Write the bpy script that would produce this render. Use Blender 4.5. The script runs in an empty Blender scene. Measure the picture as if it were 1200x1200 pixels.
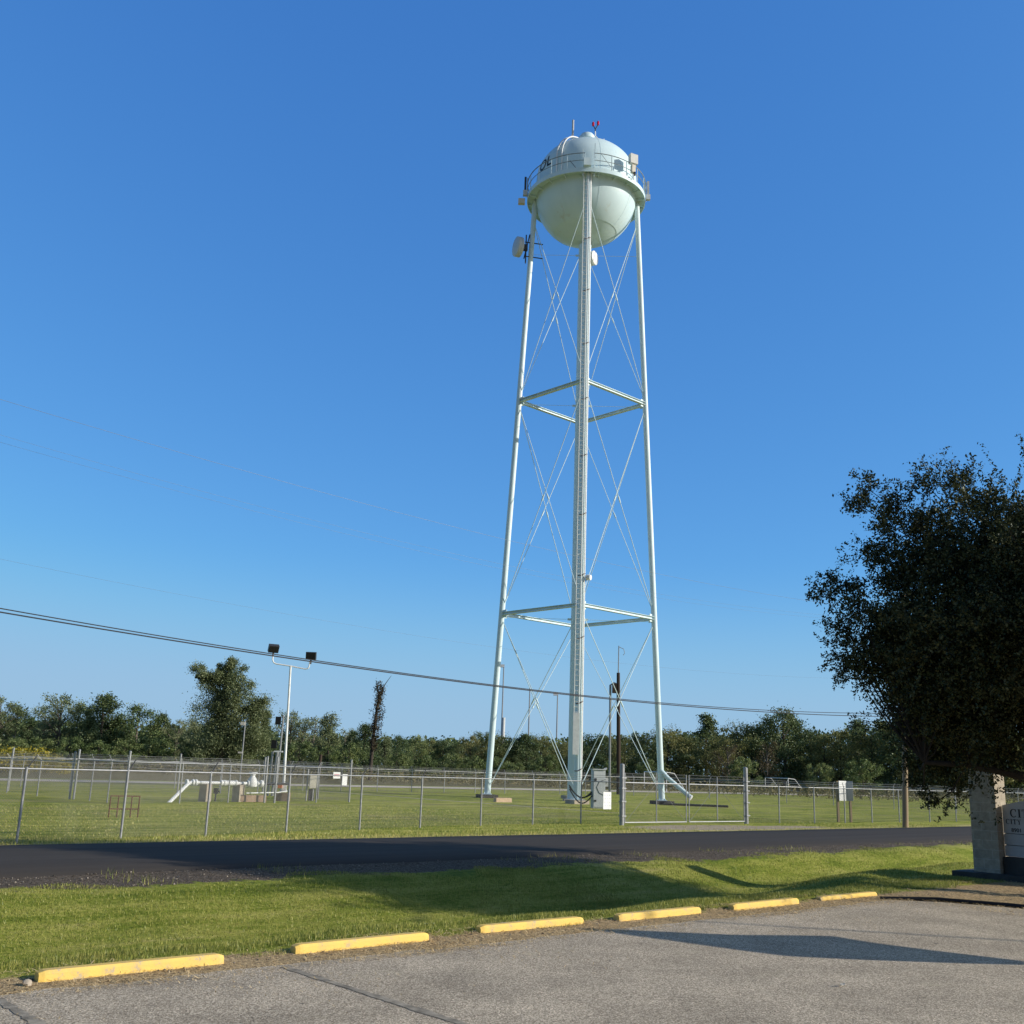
import bpy, bmesh, math, random
import numpy as np
from mathutils import Vector, Matrix, noise as mnoise

random.seed(7); RNG = np.random.default_rng(11)
C = bpy.context.scene.collection
PI = math.pi
# ------------------------------------------------------------------ survey
F, PITCH, ROLL, EYE = 1225.0, 0.240618, 0.035464, 2.0
ET = np.array([.75, .661]); ET /= np.hypot(*ET)          # along the road
EN = np.array([-ET[1], ET[0]])                            # across it, away from the car park
RZ = math.atan2(ET[1], ET[0])
SUN_AZ, SUN_EL = math.radians(101), math.radians(21)

def ray(u, v):
    cr, sr = math.cos(ROLL), math.sin(ROLL)
    du, dv = u-600, v-600
    a = du*cr+dv*sr; b = -du*sr+dv*cr
    c, s = math.cos(PITCH), math.sin(PITCH)
    return np.array([a/F, c+(b/F)*s, s-(b/F)*c])
def hor(u): return 600+F*math.tan(PITCH)/math.cos(ROLL)+(u-600)*math.tan(ROLL)
def gp(u, v, z=0.0):                                      # a surveyed spot on the ground
    d = ray(u, v); k = (z-EYE)/d[2]; return d[0]*k, d[1]*k
def far(u, top, dist):                                    # a tree: where it stands and how tall it is
    d = ray(u, top); k = dist/math.hypot(d[0], d[1]); return d[0]*k, d[1]*k, EYE+d[2]*k
def W(t, s, z=0.0): return (ET[0]*t+EN[0]*s, ET[1]*t+EN[1]*s, z)
def TS(x, y): return ET[0]*x+ET[1]*y, EN[0]*x+EN[1]*y
def sst(a, b, x):
    x = np.clip((np.asarray(x, float)-a)/(b-a), 0, 1); return x*x*(3-2*x)
def lip(t): return 11.0+1.9*sst(17, 23.5, t)
def zg(t, s):                                             # height of the ground
    t = np.asarray(t, float); s = np.asarray(s, float)
    L = lip(t)
    z = -.03+.03*sst(9.6, 10.1, s)+.05*sst(L-.7, L, s)
    z = z-.50*sst(L-.1, L+2.6, s)+.45*sst(L+2.7, 17.2, s)
    return z

# ------------------------------------------------------------------ materials
def nt(name):
    m = bpy.data.materials.new(name); m.use_nodes = True
    t = m.node_tree; t.nodes.clear()
    o = t.nodes.new('ShaderNodeOutputMaterial'); b = t.nodes.new('ShaderNodeBsdfPrincipled')
    t.links.new(b.outputs[0], o.inputs[0]); b.inputs['Specular IOR Level'].default_value = .3
    return m, t, b
class N:
    def __init__(s, t): s.t = t
    def new(s, k, **kw):
        n = s.t.nodes.new(k)
        for a, v in kw.items(): setattr(n, a, v)
        return n
    def put(s, sock, v):
        if hasattr(v, 'node'): s.t.links.new(v, sock)
        elif v is not None: sock.default_value = v
    def math(s, op, a, b=None, c=None, clamp=False):
        n = s.new('ShaderNodeMath', operation=op, use_clamp=clamp)
        s.put(n.inputs[0], a); s.put(n.inputs[1], b)
        if c is not None: s.put(n.inputs[2], c)
        return n.outputs[0]
    def noise(s, vec, scale, detail=4, rough=.6, out=0):
        n = s.new('ShaderNodeTexNoise'); s.put(n.inputs['Vector'], vec)
        n.inputs['Scale'].default_value = scale; n.inputs['Detail'].default_value = detail
        n.inputs['Roughness'].default_value = rough; return n.outputs[out]
    def vor(s, vec, scale, feature='F1', out=0):
        n = s.new('ShaderNodeTexVoronoi', feature=feature); s.put(n.inputs['Vector'], vec)
        n.inputs['Scale'].default_value = scale; return n.outputs[out]
    def ramp(s, fac, *stops, interp='LINEAR'):
        n = s.new('ShaderNodeValToRGB'); s.put(n.inputs[0], fac); r = n.color_ramp; r.interpolation = interp
        while len(r.elements) < len(stops): r.elements.new(.5)
        for e, (p, c) in zip(r.elements, stops):
            e.position = p; e.color = (c, c, c, 1) if isinstance(c, (int, float)) else (*c, 1)
        return n.outputs[0]
    def mix(s, fac, a, b, mode='MIX'):
        n = s.new('ShaderNodeMix', data_type='RGBA', blend_type=mode); s.put(n.inputs[0], fac)
        for k, v in ((6, a), (7, b)): s.put(n.inputs[k], (*v, 1) if isinstance(v, tuple) else v)
        return n.outputs[2]
    def smooth(s, x, a, b):
        n = s.new('ShaderNodeMapRange', interpolation_type='SMOOTHSTEP', clamp=True)
        s.put(n.inputs[0], x); n.inputs[1].default_value = a; n.inputs[2].default_value = b; return n.outputs[0]
    def pos(s): return s.new('ShaderNodeNewGeometry').outputs['Position']
    def obj(s): return s.new('ShaderNodeTexCoord').outputs['Object']
    def island(s): return s.new('ShaderNodeNewGeometry').outputs['Random Per Island']
    def sc(s, vec, x, y, z):
        n = s.new('ShaderNodeVectorMath', operation='MULTIPLY'); s.put(n.inputs[0], vec); n.inputs[1].default_value = (x, y, z); return n.outputs[0]
    def dot(s, vec, v):
        n = s.new('ShaderNodeVectorMath', operation='DOT_PRODUCT'); s.put(n.inputs[0], vec); n.inputs[1].default_value = v; return n.outputs['Value']
    def bump(s, b, h, strength=.4, dist=.02):
        n = s.new('ShaderNodeBump'); s.put(n.inputs['Height'], h); n.inputs['Strength'].default_value = strength
        n.inputs['Distance'].default_value = dist; s.t.links.new(n.outputs[0], b.inputs['Normal'])

def paint(name, c1, c2=None, scale=3, rough=.5, metal=0, bump=.0, grime=0, grime_c=(.12, .07, .04), streak=1.0):
    m, t, b = nt(name); n = N(t); P = n.pos()
    c2 = c2 or tuple(x*.8 for x in c1)
    v = n.noise(n.sc(P, 1, 1, streak), scale, 5)
    col = n.mix(n.smooth(v, .3, .7), c1, c2)
    if grime:
        g = n.noise(n.sc(P, 1, 1, streak*.4), scale*2.3, 6, .7)
        col = n.mix(n.math('MULTIPLY', n.smooth(g, .57, .72), grime), col, grime_c)
    n.put(b.inputs['Base Color'], col); b.inputs['Roughness'].default_value = rough; b.inputs['Metallic'].default_value = metal
    if bump: n.bump(b, n.noise(P, scale*12, 4), bump, .01)
    return m

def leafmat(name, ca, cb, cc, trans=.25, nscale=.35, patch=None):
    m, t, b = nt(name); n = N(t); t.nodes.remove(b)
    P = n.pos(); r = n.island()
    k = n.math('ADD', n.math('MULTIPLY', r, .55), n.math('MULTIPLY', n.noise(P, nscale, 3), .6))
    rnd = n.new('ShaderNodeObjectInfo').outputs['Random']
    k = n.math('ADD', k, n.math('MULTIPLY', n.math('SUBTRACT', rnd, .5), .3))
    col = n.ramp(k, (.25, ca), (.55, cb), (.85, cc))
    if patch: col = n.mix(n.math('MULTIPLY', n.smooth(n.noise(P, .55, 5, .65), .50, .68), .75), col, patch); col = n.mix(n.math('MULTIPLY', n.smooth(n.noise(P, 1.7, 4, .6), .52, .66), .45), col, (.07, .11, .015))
    d = n.new('ShaderNodeBsdfDiffuse'); tr = n.new('ShaderNodeBsdfTranslucent'); g = n.new('ShaderNodeBsdfGlossy')
    g.inputs['Roughness'].default_value = .45; g.inputs['Color'].default_value = (.5, .55, .5, 1)
    n.put(d.inputs[0], col); n.put(tr.inputs[0], col)
    a = n.new('ShaderNodeMixShader'); a.inputs[0].default_value = trans
    t.links.new(d.outputs[0], a.inputs[1]); t.links.new(tr.outputs[0], a.inputs[2])
    a2 = n.new('ShaderNodeMixShader'); a2.inputs[0].default_value = .04
    t.links.new(a.outputs[0], a2.inputs[1]); t.links.new(g.outputs[0], a2.inputs[2])
    t.links.new(a2.outputs[0], [x for x in t.nodes if x.type == 'OUTPUT_MATERIAL'][0].inputs[0])
    return m

M = {}
M['tank'] = paint('tank_paint', (.61, .755, .785), (.545, .69, .72), .5, .42, grime=.35, grime_c=(.42, .36, .26), streak=.25)
M['tower'] = paint('tower_paint', (.64, .765, .79), (.54, .67, .70), 1.2, .4, grime=.42, grime_c=(.46, .36, .26), streak=.15)
M['boxwhite'] = paint('weathered_white_box', (.60, .60, .56), (.53, .53, .50), 3, .5)
M['railgrey'] = paint('dark_grey_rail', (.26, .30, .31), (.18, .20, .21), 4, .5)  # dark grey for the rails, deeper than the tower paint
M['letter'] = paint('black_letter_paint', (.015, .016, .02), rough=.5)
M['steel'] = paint('galvanised_steel', (.37, .375, .37), (.27, .275, .28), 9, .42, .35)
M['mesh'] = paint('galvanised_wire', (.30, .30, .29), (.22, .22, .21), 9, .5, .3)
M['wire'] = paint('dark_cable', (.03, .03, .035), rough=.6)
M['thinwire'] = paint('grey_line', (.16, .19, .23), rough=.5, metal=.3)
M['white'] = paint('white_paint', (.78, .79, .77), (.66, .67, .66), 4, .4, grime=.25)
M['offwhite'] = paint('beige_plastic', (.62, .58, .48), (.55, .51, .43), 3, .5)
M['grey'] = paint('grey_enamel', (.56, .58, .58), (.50, .53, .54), 2, .45, grime=.15)
M['dark'] = paint('dark_metal', (.05, .052, .055), rough=.5)
M['red'] = paint('red_paint', (.5, .02, .03), rough=.4)
M['redlens'] = paint('red_lens', (.6, .01, .03), rough=.2)
M['rust'] = paint('rusty_steel', (.10, .045, .028), (.16, .075, .045), 14, .8, bump=.3)
M['concrete'] = paint('concrete', (.46, .39, .30), (.34, .29, .23), 3, .85, bump=.4)
M['darkconc'] = paint('dark_concrete', (.07, .068, .062), (.045, .044, .042), 3, .85, bump=.4)  # dark grey mix, deeper than the plain concrete
M['brickish'] = paint('tan_block', (.35, .25, .17), (.26, .18, .12), 6, .85, bump=.5)
M['tanblock'] = paint('warm_tan_block', (.62, .45, .30), (.50, .36, .24), 5, .85, bump=.4)
M['wood'] = paint('pole_wood', (.34, .26, .16), (.24, .18, .11), 2, .85, bump=.4, streak=.08)
M['darkwood'] = paint('creosote_wood', (.035, .024, .018), (.07, .045, .032), 2, .85, bump=.4, streak=.08)
M['bark'] = paint('bark', (.075, .06, .045), (.04, .032, .025), 9, .9, bump=.8, streak=.3)
M['oakbark'] = paint('oak_bark', (.030, .026, .021), (.018, .016, .014), 9, .9, bump=.8, streak=.3)
M['palebark'] = paint('pale_bark', (.22, .19, .15), (.12, .10, .08), 2, .9, bump=.4, streak=.3)
M['black'] = paint('black_rubber', (.012, .012, .013), rough=.6)
M['blue'] = paint('faded_print', (.36, .42, .48), (.50, .54, .58), 40, .6)
M['orange'] = paint('orange_plastic', (.75, .22, .08), rough=.5)
M['signback'] = paint('sign_panel_grey', (.46, .47, .47), (.40, .41, .41), 2, .5)
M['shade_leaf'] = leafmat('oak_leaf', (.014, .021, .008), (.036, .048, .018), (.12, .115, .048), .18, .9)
M['leaf_a'] = leafmat('mid_green_leaf', (.07, .115, .038), (.145, .195, .066), (.27, .30, .115), .3, .25)
M['leaf_b'] = leafmat('olive_leaf', (.085, .105, .034), (.18, .19, .06), (.30, .28, .11), .3, .25)
M['leaf_c'] = leafmat('dark_green_leaf', (.045, .08, .032), (.095, .138, .055), (.18, .21, .085), .25, .25)
M['leaf_d'] = leafmat('grey_green_leaf', (.10, .135, .058), (.19, .225, .10), (.31, .33, .17), .3, .25)
M['leaf_e'] = leafmat('tawny_leaf', (.06, .045, .022), (.10, .078, .038), (.16, .125, .06), .2, .3)
M['vine'] = leafmat('brown_vine_leaf', (.03, .026, .015), (.06, .048, .028), (.10, .075, .04), .1, .8)
M['flower'] = leafmat('goldenrod', (.10, .12, .02), (.24, .21, .025), (.42, .33, .035), .2, 1.2)
M['drygrass'] = leafmat('tall_dry_grass', (.10, .095, .03), (.18, .15, .06), (.26, .22, .10), .2, .6)
M['blade'] = leafmat('grass_blade', (.05, .085, .010), (.165, .205, .030), (.44, .41, .11), .25, .7, (.27, .245, .065))
M['verge'] = leafmat('verge_blade', (.13, .19, .03), (.29, .33, .06), (.58, .50, .17), .3, .8)
M['straw'] = leafmat('dead_straw', (.22, .14, .07), (.55, .40, .19), (.85, .65, .36), .1, 2)
M['stone'] = leafmat('loose_stone', (.04, .033, .026), (.10, .085, .068), (.34, .29, .23), .0, 3)

def grassland():
    m, t, b = nt('ground_cover'); n = N(t); P = n.pos()
    s = n.dot(P, (EN[0], EN[1], 0)); tt = n.dot(P, (ET[0], ET[1], 0))
    w1 = n.noise(P, .9, 5, .65); w2 = n.noise(P, .12, 4); w3 = n.noise(P, 14, 4, .7); w4 = n.noise(P, 60, 3, .7)
    comb = n.new('ShaderNodeCombineXYZ'); n.put(comb.inputs[0], n.math('MULTIPLY', tt, .12)); n.put(comb.inputs[1], s)
    row = n.noise(comb.outputs[0], 1.5, 5, .7)
    k = n.math('ADD', n.math('MULTIPLY', w1, .40), n.math('ADD', n.math('MULTIPLY', w2, .30), n.math('SUBTRACT', n.math('MULTIPLY', row, .80), .175)))
    k = n.math('ADD', k, n.math('MULTIPLY', n.math('SUBTRACT', w3, .5), .55))
    g = n.ramp(k, (.36, (.09, .14, .017)), (.50, (.225, .275, .036)), (.64, (.41, .41, .09)), (.80, (.54, .47, .17)))
    fine = n.math('ADD', .45, n.math('MULTIPLY', w4, 1.1))
    g = n.mix(1, g, fine, 'MULTIPLY')
    # worn turf in the middle of the fenced field
    worn = n.math('MULTIPLY', n.smooth(n.noise(P, .16, 4), .50, .66), n.smooth(s, 28, 36))
    g = n.mix(n.math('MULTIPLY', worn, .6), g, (.30, .27, .12))
    s2 = n.math('ADD', s, n.math('MULTIPLY', n.math('SUBTRACT', w1, .5), .9))
    dry = n.math('MULTIPLY', n.math('MULTIPLY', n.smooth(s2, 24.2, 24.6), n.math('SUBTRACT', 1, n.smooth(s2, 25.0, 27.0))), n.smooth(w3, .2, .5))
    g = n.mix(n.math('MULTIPLY', dry, .9), g, (.58, .48, .22))
    # bare patch by the gate, sandy track
    def blob(tc, sc_, rt, rs):
        a = n.math('POWER', n.math('DIVIDE', n.math('SUBTRACT', tt, tc), rt), 2); c = n.math('POWER', n.math('DIVIDE', n.math('SUBTRACT', s, sc_), rs), 2)
        d = n.math('ADD', n.math('ADD', a, c), n.math('MULTIPLY', n.math('SUBTRACT', w1, .5), 1.6)); return n.math('SUBTRACT', 1, n.smooth(d, .5, 1.15))
    bare = n.mix(w3, (.56, .46, .33), (.36, .30, .22))
    for a in ((34.5, 27.0, 4.6, 1.6), (38.5, 26.5, 4, 1.0), (4.0, 28.2, 1.6, .7), (59.0, 48.0, 3.0, 1.5)): g = n.mix(blob(*a), g, bare)
    trk = n.math('ABSOLUTE', n.math('SUBTRACT', tt, n.math('ADD', 40.8, n.math('MULTIPLY', n.math('SUBTRACT', w2, .5), 1.0))))
    trk = n.math('MULTIPLY', n.math('SUBTRACT', 1, n.smooth(n.math('ADD', trk, n.math('MULTIPLY', w1, .3)), .3, .62)), n.math('MULTIPLY', n.smooth(s, 36, 39), n.math('SUBTRACT', 1, n.smooth(s, 66, 70))))
    g = n.mix(n.math('MULTIPLY', trk, .8), g, (.42, .37, .29))
    # rough tall field far behind the gravel drive
    rough = n.smooth(n.math('ADD', s, n.math('MULTIPLY', w2, 6)), 88, 92)
    g = n.mix(rough, g, n.ramp(w1, (.35, (.10, .10, .04)), (.6, (.20, .17, .08)), (.8, (.28, .22, .11))))
    # gravel shoulder
    lim = n.math('ADD', 17.05, n.math('MULTIPLY', n.smooth(tt, 20, 40), .8))
    grav = n.smooth(n.math('SUBTRACT', n.math('ADD', s, n.math('MULTIPLY', n.math('SUBTRACT', n.noise(P, 1.6, 5, .7), .5), 2.0)), lim), -.12, .12)
    grav = n.math('MULTIPLY', grav, n.math('SUBTRACT', 1, n.smooth(s, 21, 22)))
    gc = n.mix(n.smooth(n.vor(P, 38, out=1), .2, .9), (.085, .066, .046), (.24, .195, .15))
    g = n.mix(grav, g, gc)
    # straw and dirt against the car park
    lit = n.math('SUBTRACT', 1, n.smooth(n.math('ADD', s, n.math('MULTIPLY', n.math('SUBTRACT', n.noise(P, 2.2, 5, .7), .5), .8)), 10.48, 10.62))
    lc = n.ramp(n.noise(P, 22, 5, .75), (.33, (.13, .085, .05)), (.47, (.44, .32, .18)), (.60, (.80, .60, .33)))
    g = n.mix(lit, g, lc)
    n.put(b.inputs['Base Color'], g); b.inputs['Roughness'].default_value = .95; b.inputs['Specular IOR Level'].default_value = .08
    n.bump(b, n.math('ADD', n.math('MULTIPLY', w3, .6), w4), .9, .06)
    return m
M['ground'] = grassland()

def asphalt_lot():
    m, t, b = nt('worn_asphalt'); n = N(t); P = n.pos()
    v = n.vor(P, 85, out=1); f = n.noise(P, 70, 4, .8); l = n.noise(P, .8, 6, .65); mid = n.noise(P, 5, 5, .7)
    col = n.ramp(n.math('ADD', n.math('MULTIPLY', v, .5), n.math('MULTIPLY', f, .55)), (.27, (.13, .102, .07)), (.46, (.36, .298, .215)), (.60, (.53, .445, .33)), (.80, (.98, .84, .63)))
    col = n.mix(1, col, n.ramp(l, (.3, .74), (.7, 1.18)), 'MULTIPLY')
    st = n.math('MULTIPLY', n.smooth(n.noise(P, 1.1, 6, .7), .54, .68), n.smooth(mid, .45, .65))
    col = n.mix(n.math('MULTIPLY', st, .45), col, (.52, .45, .30))
    dk = n.smooth(n.noise(P, 7, 3), .68, .74); col = n.mix(n.math('MULTIPLY', dk, .6), col, (.06, .055, .05))
    n.put(b.inputs['Base Color'], col); b.inputs['Roughness'].default_value = .9; b.inputs['Specular IOR Level'].default_value = .15
    n.bump(b, n.math('ADD', v, f), .8, .010); return m
M['lot'] = asphalt_lot()
def asphalt_road():
    m, t, b = nt('fresh_asphalt'); n = N(t); P = n.pos()
    s = n.dot(P, (EN[0], EN[1], 0)); tt = n.dot(P, (ET[0], ET[1], 0))
    comb = n.new('ShaderNodeCombineXYZ'); n.put(comb.inputs[0], n.math('MULTIPLY', tt, .03)); n.put(comb.inputs[1], s)
    r = n.noise(comb.outputs[0], 1.6, 5, .7); f = n.noise(P, 90, 3, .7)
    k = n.math('ADD', n.math('MULTIPLY', r, .65), n.math('MULTIPLY', f, .35))
    n.put(b.inputs['Base Color'], n.ramp(k, (.3, (.046, .040, .034)), (.7, (.080, .069, .058))))
    b.inputs['Roughness'].default_value = .9; b.inputs['Specular IOR Level'].default_value = .1; n.bump(b, f, .3, .006); return m
M['road'] = asphalt_road()
M['gravel'] = paint('pale_gravel', (.72, .62, .48), (.58, .50, .39), 1.2, .9, bump=.5)
M['oldline'] = paint('blacked_out_line', (.17, .145, .105), (.40, .345, .26), 7, .85, bump=.4, grime=.5, grime_c=(.30, .25, .15))
M['fadeline'] = paint('faded_line', (.24, .215, .175), (.36, .33, .285), 9, .85, bump=.4)
def stop_paint():
    m, t, b = nt('yellow_stop_paint'); n = N(t); P = n.pos()
    col = n.mix(n.smooth(n.noise(P, 5, 4), .35, .7), (.80, .55, .13), (.69, .48, .15))
    ch = n.smooth(n.noise(P, 5, 7, .8), .56, .63); col = n.mix(n.math('MULTIPLY', ch, .85), col, (.44, .37, .27)); sc_ = n.smooth(n.noise(n.sc(P, 1, 1, 6), 3, 5, .7), .58, .72); col = n.mix(n.math('MULTIPLY', sc_, .45), col, (.30, .24, .14))
    sp = n.smooth(n.noise(P, 30, 4, .7), .63, .70); col = n.mix(n.math('MULTIPLY', sp, .7), col, (.28, .20, .10))
    n.put(b.inputs['Base Color'], col); b.inputs['Roughness'].default_value = .7; n.bump(b, n.noise(P, 45, 4), .5, .006); return m
M['stop'] = stop_paint()
def blockwork():
    m, t, b = nt('split_block'); n = N(t); O = n.obj()
    geo = n.new('ShaderNodeNewGeometry')
    sep = n.new('ShaderNodeSeparateXYZ'); n.put(sep.inputs[0], O)
    u = n.math('ADD', sep.outputs[0], sep.outputs[1]); cb = n.new('ShaderNodeCombineXYZ'); n.put(cb.inputs[0], u); n.put(cb.inputs[1], sep.outputs[2])
    br = n.new('ShaderNodeTexBrick'); n.put(br.inputs['Vector'], cb.outputs[0])
    br.inputs['Color1'].default_value = (.42, .36, .27, 1); br.inputs['Color2'].default_value = (.345, .30, .23, 1); br.inputs['Mortar'].default_value = (.48, .43, .35, 1)
    br.inputs['Scale'].default_value = 1; br.inputs['Brick Width'].default_value = .41; br.inputs['Row Height'].default_value = .2033; br.inputs['Mortar Size'].default_value = .006
    col = n.mix(1, br.outputs[0], n.ramp(n.noise(n.pos(), 8, 6, .7), (.3, .7), (.7, 1.15)), 'MULTIPLY')
    n.put(b.inputs['Base Color'], col); b.inputs['Roughness'].default_value = .9
    n.bump(b, n.math('ADD', n.noise(n.pos(), 40, 5), n.math('MULTIPLY', br.outputs[1], -1.2)), .6, .012); return m
M['block'] = blockwork()

# ------------------------------------------------------------------ geometry helpers
class MB:
    def __init__(s): s.v = []; s.f = []; s.sm = []
    def add(s, vs, fs, smooth=False):
        o = len(s.v); s.v += [tuple(p) for p in vs]; s.f += [tuple(i+o for i in f) for f in fs]; s.sm += [smooth]*len(fs); return s
    def box(s, c, d, M3=None, bev=0):
        x, y, z = (q/2 for q in d)
        vs = [(i*x, j*y, k*z) for k in (-1, 1) for j in (-1, 1) for i in (-1, 1)]
        if M3 is not None: vs = [M3 @ Vector(p) for p in vs]
        vs = [(p[0]+c[0], p[1]+c[1], p[2]+c[2]) for p in vs]
        return s.add(vs, [(0, 2, 3, 1), (4, 5, 7, 6), (0, 1, 5, 4), (2, 6, 7, 3), (0, 4, 6, 2), (1, 3, 7, 5)])
    def bar(s, p0, p1, w, h):                             # box beam between two points
        p0, p1 = Vector(p0), Vector(p1); d = (p1-p0); L = d.length; x = d.normalized()
        y = Vector((0, 0, 1)).cross(x); y = y.normalized() if y.length > 1e-4 else Vector((0, 1, 0)); z = x.cross(y)
        return s.box((p0+p1)/2, (L, w, h), Matrix((x, y, z)).transposed())
    def tube(s, path, r, n=8, caps=True):
        path = [Vector(p) for p in path]; k = len(path); rs = r if isinstance(r, (list, tuple)) else [r]*k
        vs = []; ref = None
        for i, p in enumerate(path):
            d = (path[min(i+1, k-1)]-path[max(i-1, 0)]).normalized()
            if ref is None: ref = Vector((0, 0, 1)) if abs(d.z) < .9 else Vector((1, 0, 0))
            a = (ref-d*ref.dot(d)).normalized(); ref = a; b = d.cross(a)
            for j in range(n):
                q = 2*PI*j/n; vs.append(p+(a*math.cos(q)+b*math.sin(q))*rs[i])
        fs = [(i*n+j, i*n+(j+1) % n, (i+1)*n+(j+1) % n, (i+1)*n+j) for i in range(k-1) for j in range(n)]
        s.add(vs, fs, True)
        if caps:
            s.add(vs[:n], [tuple(range(n-1, -1, -1))]); s.add(vs[-n:], [tuple(range(n))])
        return s
    def lathe(s, prof, n=48, c=(0, 0, 0), caps=False):
        vs = []
        for r, z in prof:
            for j in range(n): q = 2*PI*j/n; vs.append((c[0]+r*math.cos(q), c[1]+r*math.sin(q), c[2]+z))
        k = len(prof)
        s.add(vs, [(i*n+j, i*n+(j+1) % n, (i+1)*n+(j+1) % n, (i+1)*n+j) for i in range(k-1) for j in range(n)], True)
        return s
    def disc_tube(s, c, axis, r, L, n=24, prof=None):      # short drum along an axis
        a = Vector(axis).normalized(); c = Vector(c)
        prof = prof or [(0, -L/2), (r*.97, -L/2), (r, -L/2+.02), (r, L/2-.03), (r*.93, L/2), (0, L/2+.02)]
        u = a.orthogonal().normalized(); w = a.cross(u); vs = []
        for rr, z in prof:
            for j in range(n): q = 2*PI*j/n; vs.append(c+a*z+(u*math.cos(q)+w*math.sin(q))*rr)
        return s.add(vs, [(i*n+j, i*n+(j+1) % n, (i+1)*n+(j+1) % n, (i+1)*n+j) for i in range(len(prof)-1) for j in range(n)], True)
    def ball(s, c, r, n=10, sq=1.0):
        return s.lathe([(max(r*math.sin(PI*i/n), 1e-4), -r*sq*math.cos(PI*i/n)) for i in range(n+1)], 2*n, c)
    def prism(s, poly, y0, y1):                            # polygon in xz, extruded along y
        k = len(poly); vs = [(x, y0, z) for x, z in poly]+[(x, y1, z) for x, z in poly]
        s.add(vs, [tuple(range(k)), tuple(range(2*k-1, k-1, -1))]+[(i, i+k, (i+1) % k+k, (i+1) % k) for i in range(k)]); return s
    def build(s, name, m, parent=None):
        me = bpy.data.meshes.new(name); me.from_pydata(s.v, [], s.f)
        me.polygons.foreach_set('use_smooth', s.sm); me.materials.append(M[m]); me.validate(); me.update()
        if any(s.sm): me.set_sharp_from_angle(angle=math.radians(40))
        return link(name, me, parent)
def link(name, me, parent=None):
    o = bpy.data.objects.new(name, me); C.objects.link(o)
    if parent: o.parent = parent
    return o
def polys(name, verts, k, m, parent=None):                 # many k-gons at once; verts (n, k, 3)
    verts = np.asarray(verts, np.float32); nf = verts.shape[0]; me = bpy.data.meshes.new(name)
    me.vertices.add(nf*k); me.vertices.foreach_set('co', verts.reshape(-1))
    me.loops.add(nf*k); me.loops.foreach_set('vertex_index', np.arange(nf*k, dtype=np.int32))
    me.polygons.add(nf); me.polygons.foreach_set('loop_start', np.arange(0, nf*k, k, dtype=np.int32))
    me.polygons.foreach_set('loop_total', np.full(nf, k, np.int32))
    me.materials.append(M[m]); me.update(calc_edges=True); me.validate()
    return link(name, me, parent)
def tag(o, label=None, cat=None, group=None, kind=None):
    for k, v in (('label', label), ('category', cat), ('group', group), ('kind', kind)):
        if v: o[k] = v
    return o
def thing(name, label, cat, loc=(0, 0, 0), rz=0, group=None):
    o = bpy.data.objects.new(name, None); C.objects.link(o); o.location = loc; o.rotation_euler = (0, 0, rz); o.empty_display_size = .3
    return tag(o, label, cat, group)
def dup(root, loc=None, rz=None, scale=None, label=None):
    r = root.copy(); C.objects.link(r)
    if loc is not None: r.location = loc
    if rz is not None: r.rotation_euler = (0, 0, rz)
    if scale is not None: r.scale = scale
    if label: r['label'] = label
    for ch in list(root.children):
        c = ch.copy(); C.objects.link(c); c.parent = r
        for g in list(ch.children): d = g.copy(); C.objects.link(d); d.parent = c
    return r
def text_mesh(txt, size, depth=0.0, name='lettering'):
    cu = bpy.data.curves.new(name, 'FONT'); cu.body = txt; cu.size = size; cu.extrude = depth; cu.resolution_u = 3; cu.offset = size*.012
    o = bpy.data.objects.new(name, cu); C.objects.link(o)
    me = bpy.data.meshes.new_from_object(o.evaluated_get(bpy.context.evaluated_depsgraph_get()))
    bpy.data.objects.remove(o); return me

# ------------------------------------------------------------------ ground, roads
def sheet(name, ts, ss, zf, m, kind='structure'):
    T, S = np.meshgrid(ts, ss); Z = zf(T, S)
    X = ET[0]*T+EN[0]*S; Y = ET[1]*T+EN[1]*S
    v = np.stack([X, Y, Z], -1).reshape(-1, 3); nt_ = len(ts)
    f = [(i*nt_+j, i*nt_+j+1, (i+1)*nt_+j+1, (i+1)*nt_+j) for i in range(len(ss)-1) for j in range(nt_-1)]
    me = bpy.data.meshes.new(name); me.from_pydata(v.tolist(), [], f); me.polygons.foreach_set('use_smooth', [True]*len(f)); me.materials.append(M[m]); me.update()
    return tag(link(name, me), kind=kind)
def ground_z(T, S):
    z = zg(T, S); near = (S > 10) & (S < 90)
    wob = .02*np.sin(T*.9+S*.6)+.018*np.sin(T*2.1-S*1.3)
    return np.where((S > 10.6) & (S < 18.5), z+wob, z)
ts = np.concatenate([[-2500, -900, -300, -100, -50], np.arange(-20, 60, .5), [70, 90, 120, 200, 400, 1000, 2500]])
ss = np.concatenate([[-400, -100, -30, 0, 6], np.arange(9, 19.6, .2), [22, 26, 32, 40, 60, 100, 200, 500, 1200, 3000]])
sheet('ground', ts, ss, ground_z, 'ground')

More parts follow.
